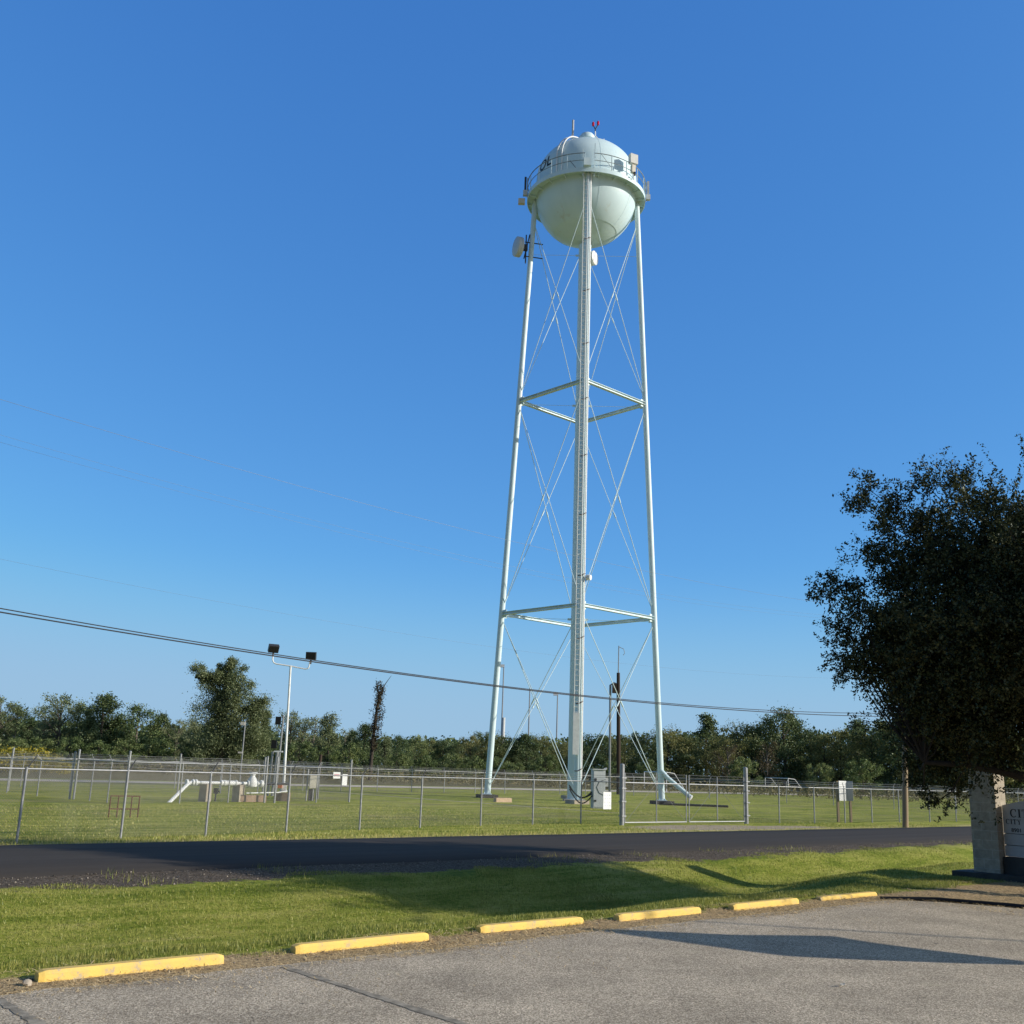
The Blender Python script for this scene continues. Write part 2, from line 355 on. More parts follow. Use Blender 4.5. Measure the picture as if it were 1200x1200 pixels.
# main road: a slab a few centimetres proud of the shoulder
def road():
    mb = MB(); tsr = np.concatenate([[-900, -200, -60], np.arange(-20, 80, 1.0), [100, 160, 400, 1500]])
    rows = []
    for t in tsr:
        w = .05*math.sin(t*1.7)+.04*math.sin(t*.63+1)
        rows.append([W(t, 18.85+w-.12, -.02), W(t, 18.9+w, .045), W(t, 20.5, .06), W(t, 21.8, .068), W(t, 23.1, .06), W(t, 24.55+w*.6, .045), W(t, 24.65+w*.6, -.02)])
    k = 7; mb.add([p for r in rows for p in r], [(i*k+j, (i+1)*k+j, (i+1)*k+j+1, i*k+j+1) for i in range(len(rows)-1) for j in range(k-1)], True)
    return tag(mb.build('road', 'road'), kind='structure')
road()
LOT_EDGE = [(-80, 9.75), (17.3, 9.95), (17.9, 9.95), (18.5, 9.3), (18.95, 8.2), (19.2, 6), (19.35, 3), (19.45, -40)]
def lot():
    tl = np.concatenate([[-80, -30, -12], np.arange(-6, 17.3, .15), [17.3, 17.6, 17.9, 18.1, 18.3, 18.5, 18.7, 18.95, 19.1, 19.2, 19.3, 19.38, 19.45]])
    mb = MB(); rows = []
    for t in tl:
        e = np.interp(t, [a for a, _ in LOT_EDGE], [b for _, b in LOT_EDGE])
        if t < 17.4: e += .10*(mnoise.noise((t*1.3, 3.1, 0))+.6*mnoise.noise((t*4.1, 7.7, 0)))
        rows.append([W(t, e, -.03), W(t, e-.03, .006), W(t, min(e-.6, 5), .006), W(t, -40, .006)])
    k = 4; mb.add([p for r in rows for p in r], [(i*k+j+1, (i+1)*k+j+1, (i+1)*k+j, i*k+j) for i in range(len(rows)-1) for j in range(k-1)])
    return tag(mb.build('parking_lot', 'lot'), kind='structure')
lot()
def strip_line(name, t0, s0, s1, w, m):
    mb = MB(); rows = []
    for i in range(121):
        s = s0+(s1-s0)*i/120; a = max(.004, w/2*(1+.5*mnoise.noise((s*3.0, t0, 1))+.6*mnoise.noise((s*11.0, t0, 4)))*(.35+.65*min(1, abs(s-s1)/4)))
        rows.append((W(t0-a, s, .010), W(t0+a, s, .010)))
    mb.add([p for r in rows for p in r], [(2*i, 2*i+2, 2*i+3, 2*i+1) for i in range(120)])
    return tag(mb.build(name, m), kind='structure')
strip_line('painted_marking', 3.12, 9.75, 2.5, .10, 'oldline')
strip_line('painted_marking', 5.82, 9.80, 2.5, .09, 'oldline')
sheet('gravel_drive', np.concatenate([[-400, -100], np.arange(-30, 170, 4.0), [250, 600]]), np.array([77.5, 80.5, 83.5]), lambda T, S: np.full(T.shape, .03)+.0*T, 'gravel')

# ------------------------------------------------------------------ grass, straw, stones (stuff)
def blades(n, tr, sr, h, w, keep, lean=.5):
    t = RNG.uniform(*tr, n); s = RNG.uniform(*sr, n); k = keep(t, s); t, s = t[k], s[k]; n = len(t)
    z = ground_z(t, s)-.01; hh = RNG.uniform(*h, n); a = RNG.uniform(0, 2*PI, n); ww = RNG.uniform(*w, n)
    X = ET[0]*t+EN[0]*s; Y = ET[1]*t+EN[1]*s
    dx, dy = np.cos(a)*ww/2, np.sin(a)*ww/2; la = RNG.uniform(0, 2*PI, n); ll = hh*RNG.uniform(.1, lean, n)
    b0 = np.stack([X-dx, Y-dy, z], -1); b1 = np.stack([X+dx, Y+dy, z], -1); tip = np.stack([X+np.cos(la)*ll, Y+np.sin(la)*ll, z+hh], -1)
    return np.stack([b0, b1, tip], 1)
def vnoise(t, s, f): return np.array([mnoise.noise((a*f, b*f, .3)) for a, b in zip(t, s)])
keep = lambda t, s: (s > 10.55+.25*np.sin(t*2.3)*np.sin(t*.7)) & (s < 17.0+.8*sst(20, 40, t)+.45*np.sin(t*1.3)+.3*np.sin(t*3.1))
sw = [blades(150000, (-4, 16), (10.4, 18.2), (.025, .062), (.006, .013), keep),
      blades(70000, (14, 34), (10.4, 18.6), (.03, .068), (.008, .017), keep),
      blades(26000, (-1, 24), (10.55, 11.6), (.035, .075), (.005, .011), lambda t, s: (s > 10.6+.2*np.sin(t*2.3)) & (s < lip(t)+.15)),
      blades(5200, (2, 42), (16.6, 18.85), (.05, .16), (.006, .014), lambda t, s: (np.sin(t*1.9)+np.sin(t*.73+1)+np.sin(t*4.3)) > 1.1)]
tag(polys('swale_grass', np.concatenate(sw), 3, 'blade'), 'mown green grass in the shallow ditch between car park and road', 'grass', kind='stuff')
gx = lambda t, s: ~((t > 27) & (t < 50) & (s < 26.6) & (RNG.random(len(t)) < .6)) & ~((t > 31.5) & (t < 41) & (s > 25.3+.4*np.sin(t*2)) & (RNG.random(len(t)) < .9))
vg = [blades(42000, (-4, 52), (24.75, 28.5), (.04, .11), (.012, .026), lambda t, s: gx(t, s) & (s < 25.9+1.2*np.sin(t*.9)**2+.6*RNG.random(len(t)))),
      blades(60000, (2, 46), (25.5, 44), (.03, .07), (.016, .035), lambda t, s: gx(t, s) & (RNG.random(len(t)) < .85))]
tag(polys('verge_grass', np.concatenate(vg), 3, 'verge'), 'tufts of grass along the far road edge below the fence', 'grass', kind='stuff')
def flakes(n, tr, sr, L, w, keep, z0=.012, zmax=.02):
    t = RNG.uniform(*tr, n); s = RNG.uniform(*sr, n); k = keep(t, s); t, s = t[k], s[k]; n = len(t)
    z = np.maximum(ground_z(t, s), np.where(s < 9.9, .006, -9))+z0*RNG.random(n)+.004; a = RNG.uniform(0, 2*PI, n); l = RNG.uniform(*L, n)/2; ww = RNG.uniform(*w, n)/2
    X = ET[0]*t+EN[0]*s; Y = ET[1]*t+EN[1]*s; c, q = np.cos(a), np.sin(a); tl = RNG.uniform(-zmax, zmax, n)
    P = lambda i, j: np.stack([X+c*l*i-q*ww*j, Y+q*l*i+c*ww*j, z+np.maximum(tl*i, 0)], -1)
    return np.stack([P(-1, -1), P(1, -1), P(1, 1), P(-1, 1)], 1)
st = [flakes(26000, (-1, 19.5), (9.65, 10.75), (.02, .10), (.003, .008), lambda t, s: RNG.random(len(t)) < np.clip(.55+.6*np.sin(t*1.4)*np.sin(t*.5+1), .12, 1)),
      flakes(9000, (0, 18.5), (7.4, 9.85), (.015, .05), (.003, .007), lambda t, s: RNG.random(len(t)) < np.clip((s-7.2)/2.6, 0, 1)**2.5*np.clip(.5+.7*np.sin(t*2.1+s), 0, 1)),
      flakes(9000, (17.8, 26), (5.5, 10.8), (.03, .12), (.004, .012), lambda t, s: s < 30)]
tag(polys('straw_litter', np.concatenate(st), 4, 'straw'), 'dry straw and leaf litter along the car park edge', 'litter', kind='stuff')
def stones(n, tr, sr, keep, r=(.008, .03)):
    t = RNG.uniform(*tr, n); s = RNG.uniform(*sr, n); k = keep(t, s); t, s = t[k], s[k]; n = len(t)
    z = ground_z(t, s); R = RNG.uniform(*r, n)*RNG.random(n)**1.5+.006; X = ET[0]*t+EN[0]*s; Y = ET[1]*t+EN[1]*s
    c = np.stack([X, Y, z+R*.3], -1); a = RNG.uniform(0, 2*PI, n)
    e1 = np.stack([np.cos(a), np.sin(a), 0*a], -1)*R[:, None]; e2 = np.stack([-np.sin(a), np.cos(a), 0*a], -1)*(R*RNG.uniform(.6, 1, n))[:, None]; e3 = np.stack([0*a, 0*a, R*.7], -1)
    tri = []
    for i, j in ((e1, e2), (e2, -e1), (-e1, -e2), (-e2, e1)): tri.append(np.stack([c+i, c+j, c+e3], 1))
    return np.concatenate(tri)
sn = [stones(5500, (-2, 40), (16.9, 18.85), lambda t, s: s > 17.1+.7*sst(20, 40, t)+.4*np.sin(t*1.3)), stones(900, (0, 20), (9.6, 10.6), lambda t, s: s > 0, (.006, .018))]
tag(polys('shoulder_stones', np.concatenate(sn), 3, 'stone'), 'loose stones of the dark gravel shoulder along the road', 'gravel', kind='stuff')

# ------------------------------------------------------------------ parking stops
labels = ['nearest yellow parking stop, at the lower left, with a pebble at its end', 'second yellow parking stop from the left, straw along its front',
          'third yellow parking stop from the left, its right end in shadow', 'fourth yellow parking stop from the left, beyond the blade-shaped shadow',
          'fifth yellow parking stop from the left, dappled by shade at its right end', 'farthest yellow parking stop, small and half in shade beside the flower bed']
def stop_mesh():
    L, mb = 1.80, MB(); prof = [(-.075, -.03), (-.07, .066), (-.05, .094), (.05, .094), (.07, .066), (.075, -.03)]
    xs = [(0, .80), (.05, .97), (.08, 1), (.45, 1), (.9, 1), (1.35, 1), (L-.08, 1), (L-.05, .97), (L, .80)]
    vs = [(x, y*(k if k < 1 else 1), z*k if z > 0 else z) for x, k in xs for y, z in prof]; k = len(prof)
    mb.add(vs, [(i*k+j, i*k+j+1, (i+1)*k+j+1, (i+1)*k+j) for i in range(len(xs)-1) for j in range(k-1)]+[tuple(range(k-1, -1, -1)), tuple((len(xs)-1)*k+j for j in range(k))])
    return mb
st0 = None
for (t, s, dz), lab in zip(((3.62, 10.34, .0), (6.30, 10.44, .01), (8.98, 10.55, -.01), (11.42, 10.47, 0), (13.96, 10.42, .015), (16.5, 10.50, -.01)), labels):
    if st0 is None: st0 = stop_mesh().build('parking_stop', 'stop'); o = st0; tag(o, lab, 'parking stop', 'yellow parking stops along the grass')
    else: o = st0.copy(); C.objects.link(o); o['label'] = lab
    o.location = W(t, s, -.025 if t > 16 else 0.0); o.rotation_euler = (0, 0, RZ+dz)
mb = MB(); mb.ball((0, 0, 0), .042, 6, .8)
for i, p in enumerate(mb.v): k = 1+.25*mnoise.noise((p[0]*30, p[1]*30, p[2]*30)); mb.v[i] = tuple(q*k for q in p)
o = tag(mb.build('pebble', 'concrete'), 'pale rounded pebble lying by the left end of the nearest yellow stop', 'pebble'); o.location = W(3.50, 10.20, .02)
def paper(name, lab, loc, L, m='white'):
    mb = MB(); n = 5; vs = [(L*(i/n-.5), L*.35*(j/n-.5), .02*mnoise.noise((i*.9, j*.9, L*50))+.02+.03*abs(i/n-.5)) for j in range(n+1) for i in range(n+1)]
    mb.add(vs, [(j*(n+1)+i, j*(n+1)+i+1, (j+1)*(n+1)+i+1, (j+1)*(n+1)+i) for j in range(n) for i in range(n)])
    o = mb.build(name, m); o.location = loc; o.rotation_euler = (0, 0, .6); return tag(o, lab, 'litter')
tt, s_ = 10.6, 13.6
paper('paper_scrap', 'white scrap of paper lying in the shaded ditch grass', W(tt, s_, float(zg(tt, s_))+.05), .16)
paper('bark_chip', 'pale curl of bark lying on the asphalt at the right', W(9.99, 6.13, .0), .10, 'offwhite')

# ------------------------------------------------------------------ water tower
AX = (4.935, 73.85); TH = math.radians(-2.04)
RB, RT, ZT, Z1, Z2 = 5.96, 4.0, 44.86, 12.68, 28.71
tower = thing('water_tower', 'tall pale green four-legged water tower with round tank and black letters', 'water tower', (AX[0], AX[1], 0))
def rad(z): return RB+(RT-RB)*z/ZT
def lp(k, z, dr=0):
    a = math.radians(k*90)+TH; r = rad(z)+dr; return Vector((r*math.cos(a), r*math.sin(a), z))
ZC, RS, ZD, BD = 45.73, 3.93, 47.05, 3.15                     # bowl centre, radius, dome base, dome rise
prof = []
for i in range(0, 13):                                        # flat-ish bottom plate, then the hemisphere
    a = math.radians(38)*i/12; r0 = RS*math.sin(math.radians(38)); prof.append((max(r0*i/12, .001), -RS*math.cos(math.radians(38))-.84*(1-(i/12)**2)+.02))
for i in range(0, 25): a = math.radians(38+52*i/24); prof.append((RS*math.sin(a), -RS*math.cos(a)))
prof = [(r, z+ZC) for r, z in prof]
prof += [(RS, ZC+.45), (RS, ZC+.9)]
for i in range(0, 31): a = PI/2*i/30; prof.append((max(RS*math.cos(a), .001), ZD+BD*math.sin(a)))
tank = MB().lathe(prof, 96).build('tank', 'tank', tower)
# weld seams, slightly proud
for k in range(8):
    a = k*PI/4+.2
    MB().tube([(1.003*r*math.cos(a), 1.003*r*math.sin(a), z) for r, z in prof[13:-3:2]], .006, 5).build('weld_seam', 'tank', tank)
MB().lathe([(.5, 50.02), (.5, 50.75), (.64, 50.8), (.66, 51.05), (.5, 51.28), (.001, 51.38)], 24).build('roof_vent', 'tank', tank)
def dome(az, r): a = math.radians(az); return Vector((r*math.cos(a), r*math.sin(a), ZD+BD*math.sqrt(max(0, 1-(r/RS)**2))))
rl = MB()                                                      # curved roof ladder rails over the dome
for da in (-3.2, 3.2):
    az = math.radians(-125+da); pts = [(4.02*math.cos(az), 4.02*math.sin(az), 45.6), (4.02*math.cos(az), 4.02*math.sin(az), 47.1)]
    for i in range(1, 15):
        a = PI/2*i/16; pts.append(((RS*math.cos(a)+.12)*math.cos(az), (RS*math.cos(a)+.12)*math.sin(az), ZD+.08+BD*1.03*math.sin(a)))
    rl.tube(pts, .055, 8)
for i in range(1, 14):
    a = PI/2*i/16; rr = RS*math.cos(a)+.12; z = ZD+.08+BD*1.03*math.sin(a)
    rl.tube([(rr*math.cos(math.radians(-128)), rr*math.sin(math.radians(-128)), z), (rr*math.cos(math.radians(-122)), rr*math.sin(math.radians(-122)), z)], .016, 5)
rl.build('roof_ladder', 'white', tower)
def wrap(txt, az, z, size, shear=0):
    me = text_mesh(txt, size); b_ = bmesh.new(); b_.from_mesh(me); bmesh.ops.triangulate(b_, faces=b_.faces)
    for _ in range(3): bmesh.ops.subdivide_edges(b_, edges=[e for e in b_.edges if e.calc_length() > .12], cuts=1); bmesh.ops.triangulate(b_, faces=b_.faces)
    b_.to_mesh(me); b_.free(); xs = [v.co.x for v in me.vertices]; cx = (min(xs)+max(xs))/2; cy = (min(v.co.y for v in me.vertices)+max(v.co.y for v in me.vertices))/2
    for v in me.vertices:
        zz = z+(v.co.y-cy); r = RS if zz < ZD else RS*math.sqrt(max(0, 1-((zz-ZD)/BD)**2)); a = math.radians(az)+(v.co.x-cx)/RS
        r += .02; v.co = (r*math.cos(a), r*math.sin(a), zz)
    me.materials.append(M['letter']); return link('letter', me, tank)
wrap('O', -153.0, 47.38, 1.32); wrap('L', -140.0, 47.38, 1.32)
# balcony
RO, ZF = 4.62, 45.22
bal = MB().lathe([(RS-.02, ZF+.30), (RO-.02, ZF+.30), (RO, ZF+.33), (RO, ZF-.02), (RO-.05, ZF-.02), (RO-.05, ZF+.24), (RS-.02, ZF+.24)], 96).build('balcony', 'tank', tower)
for k in range(20):
    a = 2*PI*(k+.5)/20; c, s = math.cos(a), math.sin(a)
    MB().bar((3.80*c, 3.80*s, ZF+.02), ((RO-.06)*c, (RO-.06)*s, ZF+.18), .05, .12).build('bracket', 'tank', bal)
hr = MB(); mr = MB(); GA = math.radians(-91)
for z, r, b_ in ((ZF+1.52, .036, hr), (ZF+.92, .026, mr)):
    b_.tube([(RO*math.cos(GA+.075+(2*PI-.15)*i/96), RO*math.sin(GA+.075+(2*PI-.15)*i/96), z) for i in range(97)], r, 6)
hr.build('handrail', 'railgrey', bal); mr.build('mid_rail', 'railgrey', bal)
for k in range(22):
    a = GA+.075+(2*PI-.15)*k/21; q = (RO-.01)*math.cos(a), (RO-.01)*math.sin(a)
    MB().bar((*q, ZF+.30), (*q, ZF+1.53), .06, .06).build('railing_post', 'tower', bal)
# riser, legs
MB().lathe([(.62, 0), (.62, .12), (.49, .14), (.48, 10), (.48, 41.6)], 32).build('riser_pipe', 'tower', tower)
for k in range(4):
    lg = MB().tube([lp(k, .25), lp(k, 15), lp(k, 30), lp(k, 45.3)], [.215, .21, .205, .2], 24).build('leg', 'tower', tower)
    b = MB(); p = lp(k, 0); b.box((p.x, p.y, .26), (.62, .62, .05), Matrix.Rotation(TH, 3, 'Z'))
    for i in range(4): b.bar((p.x, p.y, .32), (p.x+.28*math.cos(TH+i*PI/2+PI/4), p.y+.28*math.sin(TH+i*PI/2+PI/4), .32), .03, .12)
    b.build('base_plate', 'tower', lg)
    for zz in (Z1, Z2):
        g = MB()
        for sgn in (-1, 1): a = lp(k, zz); b2 = lp((k+sgn) % 4, zz); g.bar(a, a+(b2-a).normalized()*.5, .025, .55)
        g.build('gusset', 'tower', lg)
MB().box((lp(3, 0).x, lp(3, 0).y, .07), (1.1, 1.1, .30), Matrix.Rotation(.5, 3, 'Z')).build('footing', 'concrete', tower)
MB().box((0, 0, .02), (1.5, 1.5, .2)).build('footing', 'concrete', tower)
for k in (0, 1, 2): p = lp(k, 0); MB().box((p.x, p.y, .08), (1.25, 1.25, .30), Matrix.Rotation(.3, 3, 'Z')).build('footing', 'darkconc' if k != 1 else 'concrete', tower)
for k in range(4):
    for zz in (Z1, Z2):                                        # channel struts between neighbouring legs
        a, b = lp(k, zz), lp((k+1) % 4, zz); d = (b-a).normalized(); a2, b2 = a+d*.15, b-d*.15; sd = d.cross(Vector((0, 0, 1)))
        m = MB(); m.bar(a2, b2, .02, .22)
        for q in (-1, 1): m.bar(a2+sd*.075+Vector((0, 0, .1*q)), b2+sd*.075+Vector((0, 0, .1*q)), .13, .022); m.bar(a2-sd*.075+Vector((0, 0, .1*q)), b2-sd*.075+Vector((0, 0, .1*q)), .13, .022)
        m.build('strut', 'tower', tower)
    for zz in (Z1, Z2, 41.0):
        a = lp(k, zz-.25); h = Vector((a.x, a.y, 0)).normalized(); MB().tube([a, Vector((h.x*.48, h.y*.48, zz-.25))], .014, 5).build('spoke_rod', 'tower', tower)
        MB().bar((h.x*.47, h.y*.47, zz-.25), (h.x*.72, h.y*.72, zz-.25), .03, .16).build('lug', 'tower', tower)
    for z0, z1 in ((.55, Z1-.3), (Z1+.3, Z2-.3), (Z2+.3, 43.6)):  # X tie rods on each face
        for a, b in ((lp(k, z0), lp((k+1) % 4, z1)), (lp((k+1) % 4, z0), lp(k, z1))):
            d = (b-a); r = MB().tube([a, b], .026, 6); c = a+d*.5; r.tube([c-d.normalized()*.22, c+d.normalized()*.22], .055, 8); r.build('tie_rod', 'tower', tower)
# ladder on the leg nearest the road
def nl(z, dx, dy): p = lp(3, z); return Vector((p.x+dx, p.y+dy, z))
ld = MB()
for dx in (-.33, -.02): ld.tube([nl(3.2, dx, -.32), nl(24, dx, -.32), nl(45.5, dx, -.32)], .024, 6)
z = 3.3
while z < 45.4: ld.tube([nl(z, -.33, -.32), nl(z, -.02, -.32)], .02, 5); z += .335
for z in np.arange(4, 45, 3.0):
    for dx in (-.33, -.02): ld.tube([nl(z, dx, -.32), nl(z, dx*.5, -.15)], .014, 5)
ld.build('ladder', 'white', tower)
gd = MB(); gd.box(nl(4.3, -.17, -.37), (.40, .03, 2.6)); gd.box(nl(4.3, -.36, -.30), (.02, .16, 2.6)); gd.build('ladder_guard', 'white', tower)
cd = MB()
for i, (dx, dy, r) in enumerate(((.235, -.10, .035), (.20, -.20, .03), (.26, -.02, .022))): cd.tube([nl(.3, dx, dy), nl(22, dx, dy), nl(45.4, dx, dy)], r, 7)
cd.build('cable_conduit', 'white', tower)
for z in np.arange(2.0, 44, 4.2): MB().tube([nl(z, -.22, -.14), nl(z, 0, -.245), nl(z+.12, .20, -.24), nl(z+.18, .27, -.05)], .024, 6).build('cable_strap', 'rust', tower)
# cage and junction box where the ladder meets the balcony
cg = MB(); c0 = nl(45.4, 0, 0)
for dx in (-.42, .42): cg.bar((c0.x+dx, c0.y-.45, 44.9), (c0.x+dx, c0.y-.45, 47.2), .05, .05)
cg.bar((c0.x+.46, c0.y-.42, 45.3), (c0.x+.46, c0.y-.42, 47.7), .07, .07); cg.build('ladder_gate', 'tower', tower)
MB().box((c0.x-.12, c0.y-.72, 45.9), (.55, .34, .62)).build('junction_box', 'tower', tower)
# bolted equipment
def drum(pos, axis, r, L, name, m='white'):
    o = MB().disc_tube(pos, axis, r, L, 32).build(name, m, tower); return o
pL = lp(2, 41.1)
dr = drum((pL.x-1.02, pL.y-.33, 41.2), (-.93, -.36, 0), .78, .44, 'dish_antenna', 'grey')
dm = MB(); dm.tube([(pL.x-.42, pL.y-.22, 39.9), (pL.x-.42, pL.y-.22, 42.3)], .05, 8)
for z in (40.5, 41.7): dm.bar((pL.x+.9, pL.y+.1, z), (pL.x-.5, pL.y-.22, z), .05, .07)
dm.bar((pL.x-.9, pL.y-.32, 41.2), (pL.x-.3, pL.y-.2, 41.2), .22, .5); dm.bar((pL.x-.55, pL.y-.2, 40.3), (pL.x-.15, pL.y-.1, 42.4), .08, .08); dm.build('mount', 'dark', dr)
drum((.62, .1, 40.6), (.85, -.5, 0), .56, .45, 'dish_antenna')
pN = nl(14.45, 0, 0); f = drum((pN.x+.50, pN.y-.1, 14.5), (.85, -.5, -.1), .19, .30, 'floodlight'); MB().bar((pN.x+.1, pN.y, 14.3), (pN.x+.5, pN.y-.1, 14.35), .06, .05).build('mount', 'dark', f)
def onring(az, r, z): a = math.radians(az); return Vector((r*math.cos(a), r*math.sin(a), z))
bx = onring(-46, RO+.12, 47.35)
o = MB().box((bx.x, bx.y, bx.z-.28), (.64, .36, .78), Matrix.Rotation(math.radians(25), 3, 'Z')).build('panel_antenna', 'boxwhite', tower)
q = MB(); q.tube([onring(-46, RO+.12, 45.4), onring(-46, RO+.12, 46.8)], .045, 8); q.build('mount', 'steel', o)
MB().box((bx.x-.02, bx.y-.1, 46.2), (.30, .28, .62), Matrix.Rotation(math.radians(25), 3, 'Z')).build('radio_unit', 'offwhite', o)
MB().box((bx.x+.1, bx.y-.2, 45.75), (.12, .12, .3)).build('plug', 'dark', o)
for az, m in ((-8, 'signback'), (188, 'dark')):
    p = onring(az, RO+.22, 46.2); o = MB().box((p.x, p.y, 46.35), (.16, .2, 1.15)).build('sector_antenna', m, tower)
    q = MB(); q.tube([onring(az, RO+.06, 45.2), onring(az, RO+.06, 46.9)], .035, 6); q.box((p.x, p.y, 45.55), (.32, .3, .42)); q.build('mount', 'grey', o)
p = onring(186, RO+.35, 44.95); MB().box((p.x-.1, p.y, 44.9), (.52, .34, .42)).build('radio_box', 'offwhite', tower)
# roof fittings: whip antenna, short whip, obstruction light, tripod
q = dome(180, 1.15); wh = MB(); wh.tube([q, q+Vector((0, 0, 1.3))], .05, 7); wh.tube([q+Vector((0, 0, 1.25)), q+Vector((0, 0, 2.55))], .085, 8); wh.box((q.x-.03, q.y, q.z+.95), (.16, .16, .5)); wh.build('whip_antenna', 'signback', tower)
q = dome(180, 1.55); MB().tube([q, q+Vector((0, 0, .75))], .04, 6).build('stub_antenna', 'steel', tower)
q = dome(2, 1.35); MB().tube([q, q+Vector((0, 0, 1.05))], .035, 6).build('stub_antenna', 'white', tower)
q = dome(-20, .85); ol = MB(); ol.tube([q, q+Vector((0, 0, .75)), q+Vector((-.18, 0, .95)), q+Vector((-.18, 0, 1.35))], .05, 7); o = ol.build('obstruction_light', 'white', tower)
l2 = MB(); l2.tube([q+Vector((-.18, 0, 1.35)), q+Vector((-.18, 0, 1.6))], .045, 7); l2.tube([q+Vector((-.18, 0, 1.55)), q+Vector((-.36, 0, 1.9))], .04, 6); l2.tube([q+Vector((-.18, 0, 1.55)), q+Vector((.02, 0, 1.95))], .04, 6); l2.build('lamp_bracket', 'dark', o)
for dx, zz in ((-.36, 2.0), (.03, 2.1)): MB().lathe([(.001, -.2), (.09, -.16), (.10, .08), (.06, .18), (.001, .2)], 14, (q.x+dx, q.y, q.z+zz)).build('lamp', 'redlens', o)
q = dome(200, .95); tp = MB()
for a in range(3): tp.tube([q+Vector((.28*math.cos(a*2.1), .28*math.sin(a*2.1), -.05)), q+Vector((0, 0, .75))], .028, 5)
tp.build('tripod', 'white', tower)
nz = MB(); nz.tube([onring(-80, RO-.05, ZF+1.5), onring(-66, RS+.05, 46.2)], .014, 5); nz.tube([onring(-112, RS+.1, 46.6), onring(-104, RO-.1, 45.6)], .02, 5); nz.build('guy_strap', 'dark', tower)
# overflow pipe at the foot of the right leg and its splash slab
p = lp(0, 0); ov = MB(); ov.tube([lp(0, 2.2)+Vector((.05, -.1, 0)), Vector((p.x+.35, p.y-.25, 1.75)), Vector((p.x+1.75, p.y-1.1, .55))], .15, 14); ov.build('overflow_pipe', 'tower', tower)
MB().disc_tube((p.x+1.78, p.y-1.12, .52), (.80, -.48, -.55), .19, .06, 16).build('pipe_flange', 'white', tower)
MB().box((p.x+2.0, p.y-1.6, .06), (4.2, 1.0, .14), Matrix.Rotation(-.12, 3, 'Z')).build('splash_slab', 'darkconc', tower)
bk = MB().box((0, 0, .12), (1.1, .34, .26)).build('concrete_curb', 'tanblock'); x, y = gp(589, 940); bk.location = (x, y, 0); bk.rotation_euler = (0, 0, .55)
tag(bk, 'short tan concrete block lying beside the tower left leg', 'concrete block')

# cabinet by the riser
x, y = gp(700.5, 947.3)
cab = thing('control_cabinet', 'tall light grey electrical cabinet standing beside the tower ladder', 'cabinet', (x, y, 0), .12)
MB().box((0, 0, 1.06), (.70, .62, 2.10)).build('body', 'grey', cab)
MB().box((-.005, -.323, 1.05), (.62, .024, 1.95)).build('door', 'grey', cab)
MB().box((0, -.02, 2.13), (.78, .74, .05)).build('roof', 'grey', cab)
MB().box((-.22, -.35, 1.55), (.12, .035, .18)).build('latch', 'dark', cab); MB().box((-.22, -.35, .42), (.12, .035, .10)).build('latch', 'dark', cab)
mt = MB(); mt.box((.46, 0, 1.45), (.18, .3, .5)); mt.disc_tube((.46, -.18, 1.45), (0, -1, 0), .09, .12, 16); mt.build('meter_box', 'signback', cab)
eye = MB(); eye.tube([(.3, -.1, 2.15), (.48, -.1, 2.2)], .05, 8); eye.build('photocell', 'signback', cab)
lpz = MB()
for k, (dx, sag) in enumerate(((-.36, .5), (-.40, .38), (-.44, .6))):
    lpz.tube([(-.36-1.15*i/12, -.1-.06*k+.9*i/12, .9-.1*k+(1.2-.9)*i/12-sag*math.sin(PI*i/12)) for i in range(13)], .035, 6)
lpz.build('cable_loop', 'black', cab)
cdl = MB(); cdl.tube([(.36, -.34, 1.6), (.0, -.345, 1.45), (-.15, -.345, 1.15), (.0, -.345, .85), (.33, -.345, .7)], .012, 5); cdl.build('hanging_cable', 'dark', cab)

# ------------------------------------------------------------------ fences
def mesh_strands(pts, h, z0=.04, pitch=.075, r=.0021):
    V = []
    for (ax, ay), (bx_, by) in zip(pts[:-1], pts[1:]):
        L = math.hypot(bx_-ax, by-ay); dx, dy = (bx_-ax)/L, (by-ay)/L; nx, ny = -dy, dx
        for sgn in (1, -1):
            k = np.arange(-h, L, pitch) if sgn == 1 else np.arange(0, L+h, pitch)
            a0 = k; a1 = k+sgn*h; zlo = np.zeros_like(k); zhi = np.full_like(k, h)
            if sgn == 1:
                c = a0 < 0; zlo = np.where(c, -a0, 0); a0 = np.maximum(a0, 0); c = a1 > L; zhi = np.where(c, h-(a1-L), h); a1 = np.minimum(a1, L)
            else:
                c = a0 > L; zlo = np.where(c, a0-L, 0); a0 = np.minimum(a0, L); c = a1 < 0; zhi = np.where(c, h+a1, h); a1 = np.maximum(a1, 0)
            off = .004*sgn
            for ex, ez in ((r*1.4, 0), (0, r*1.4)):              # two crossed ribbons per strand
                def P(a, z, q): return np.stack([ax+dx*a+nx*(off+q*(ex if ex else 0)), ay+dy*a+ny*(off+q*(ex if ex else 0)), z+z0+q*ez*1.4], -1)
                V.append(np.stack([P(a0, zlo, -1), P(a1, zhi, -1), P(a1, zhi, 1), P(a0, zlo, 1)], 1))
    return np.concatenate(V)
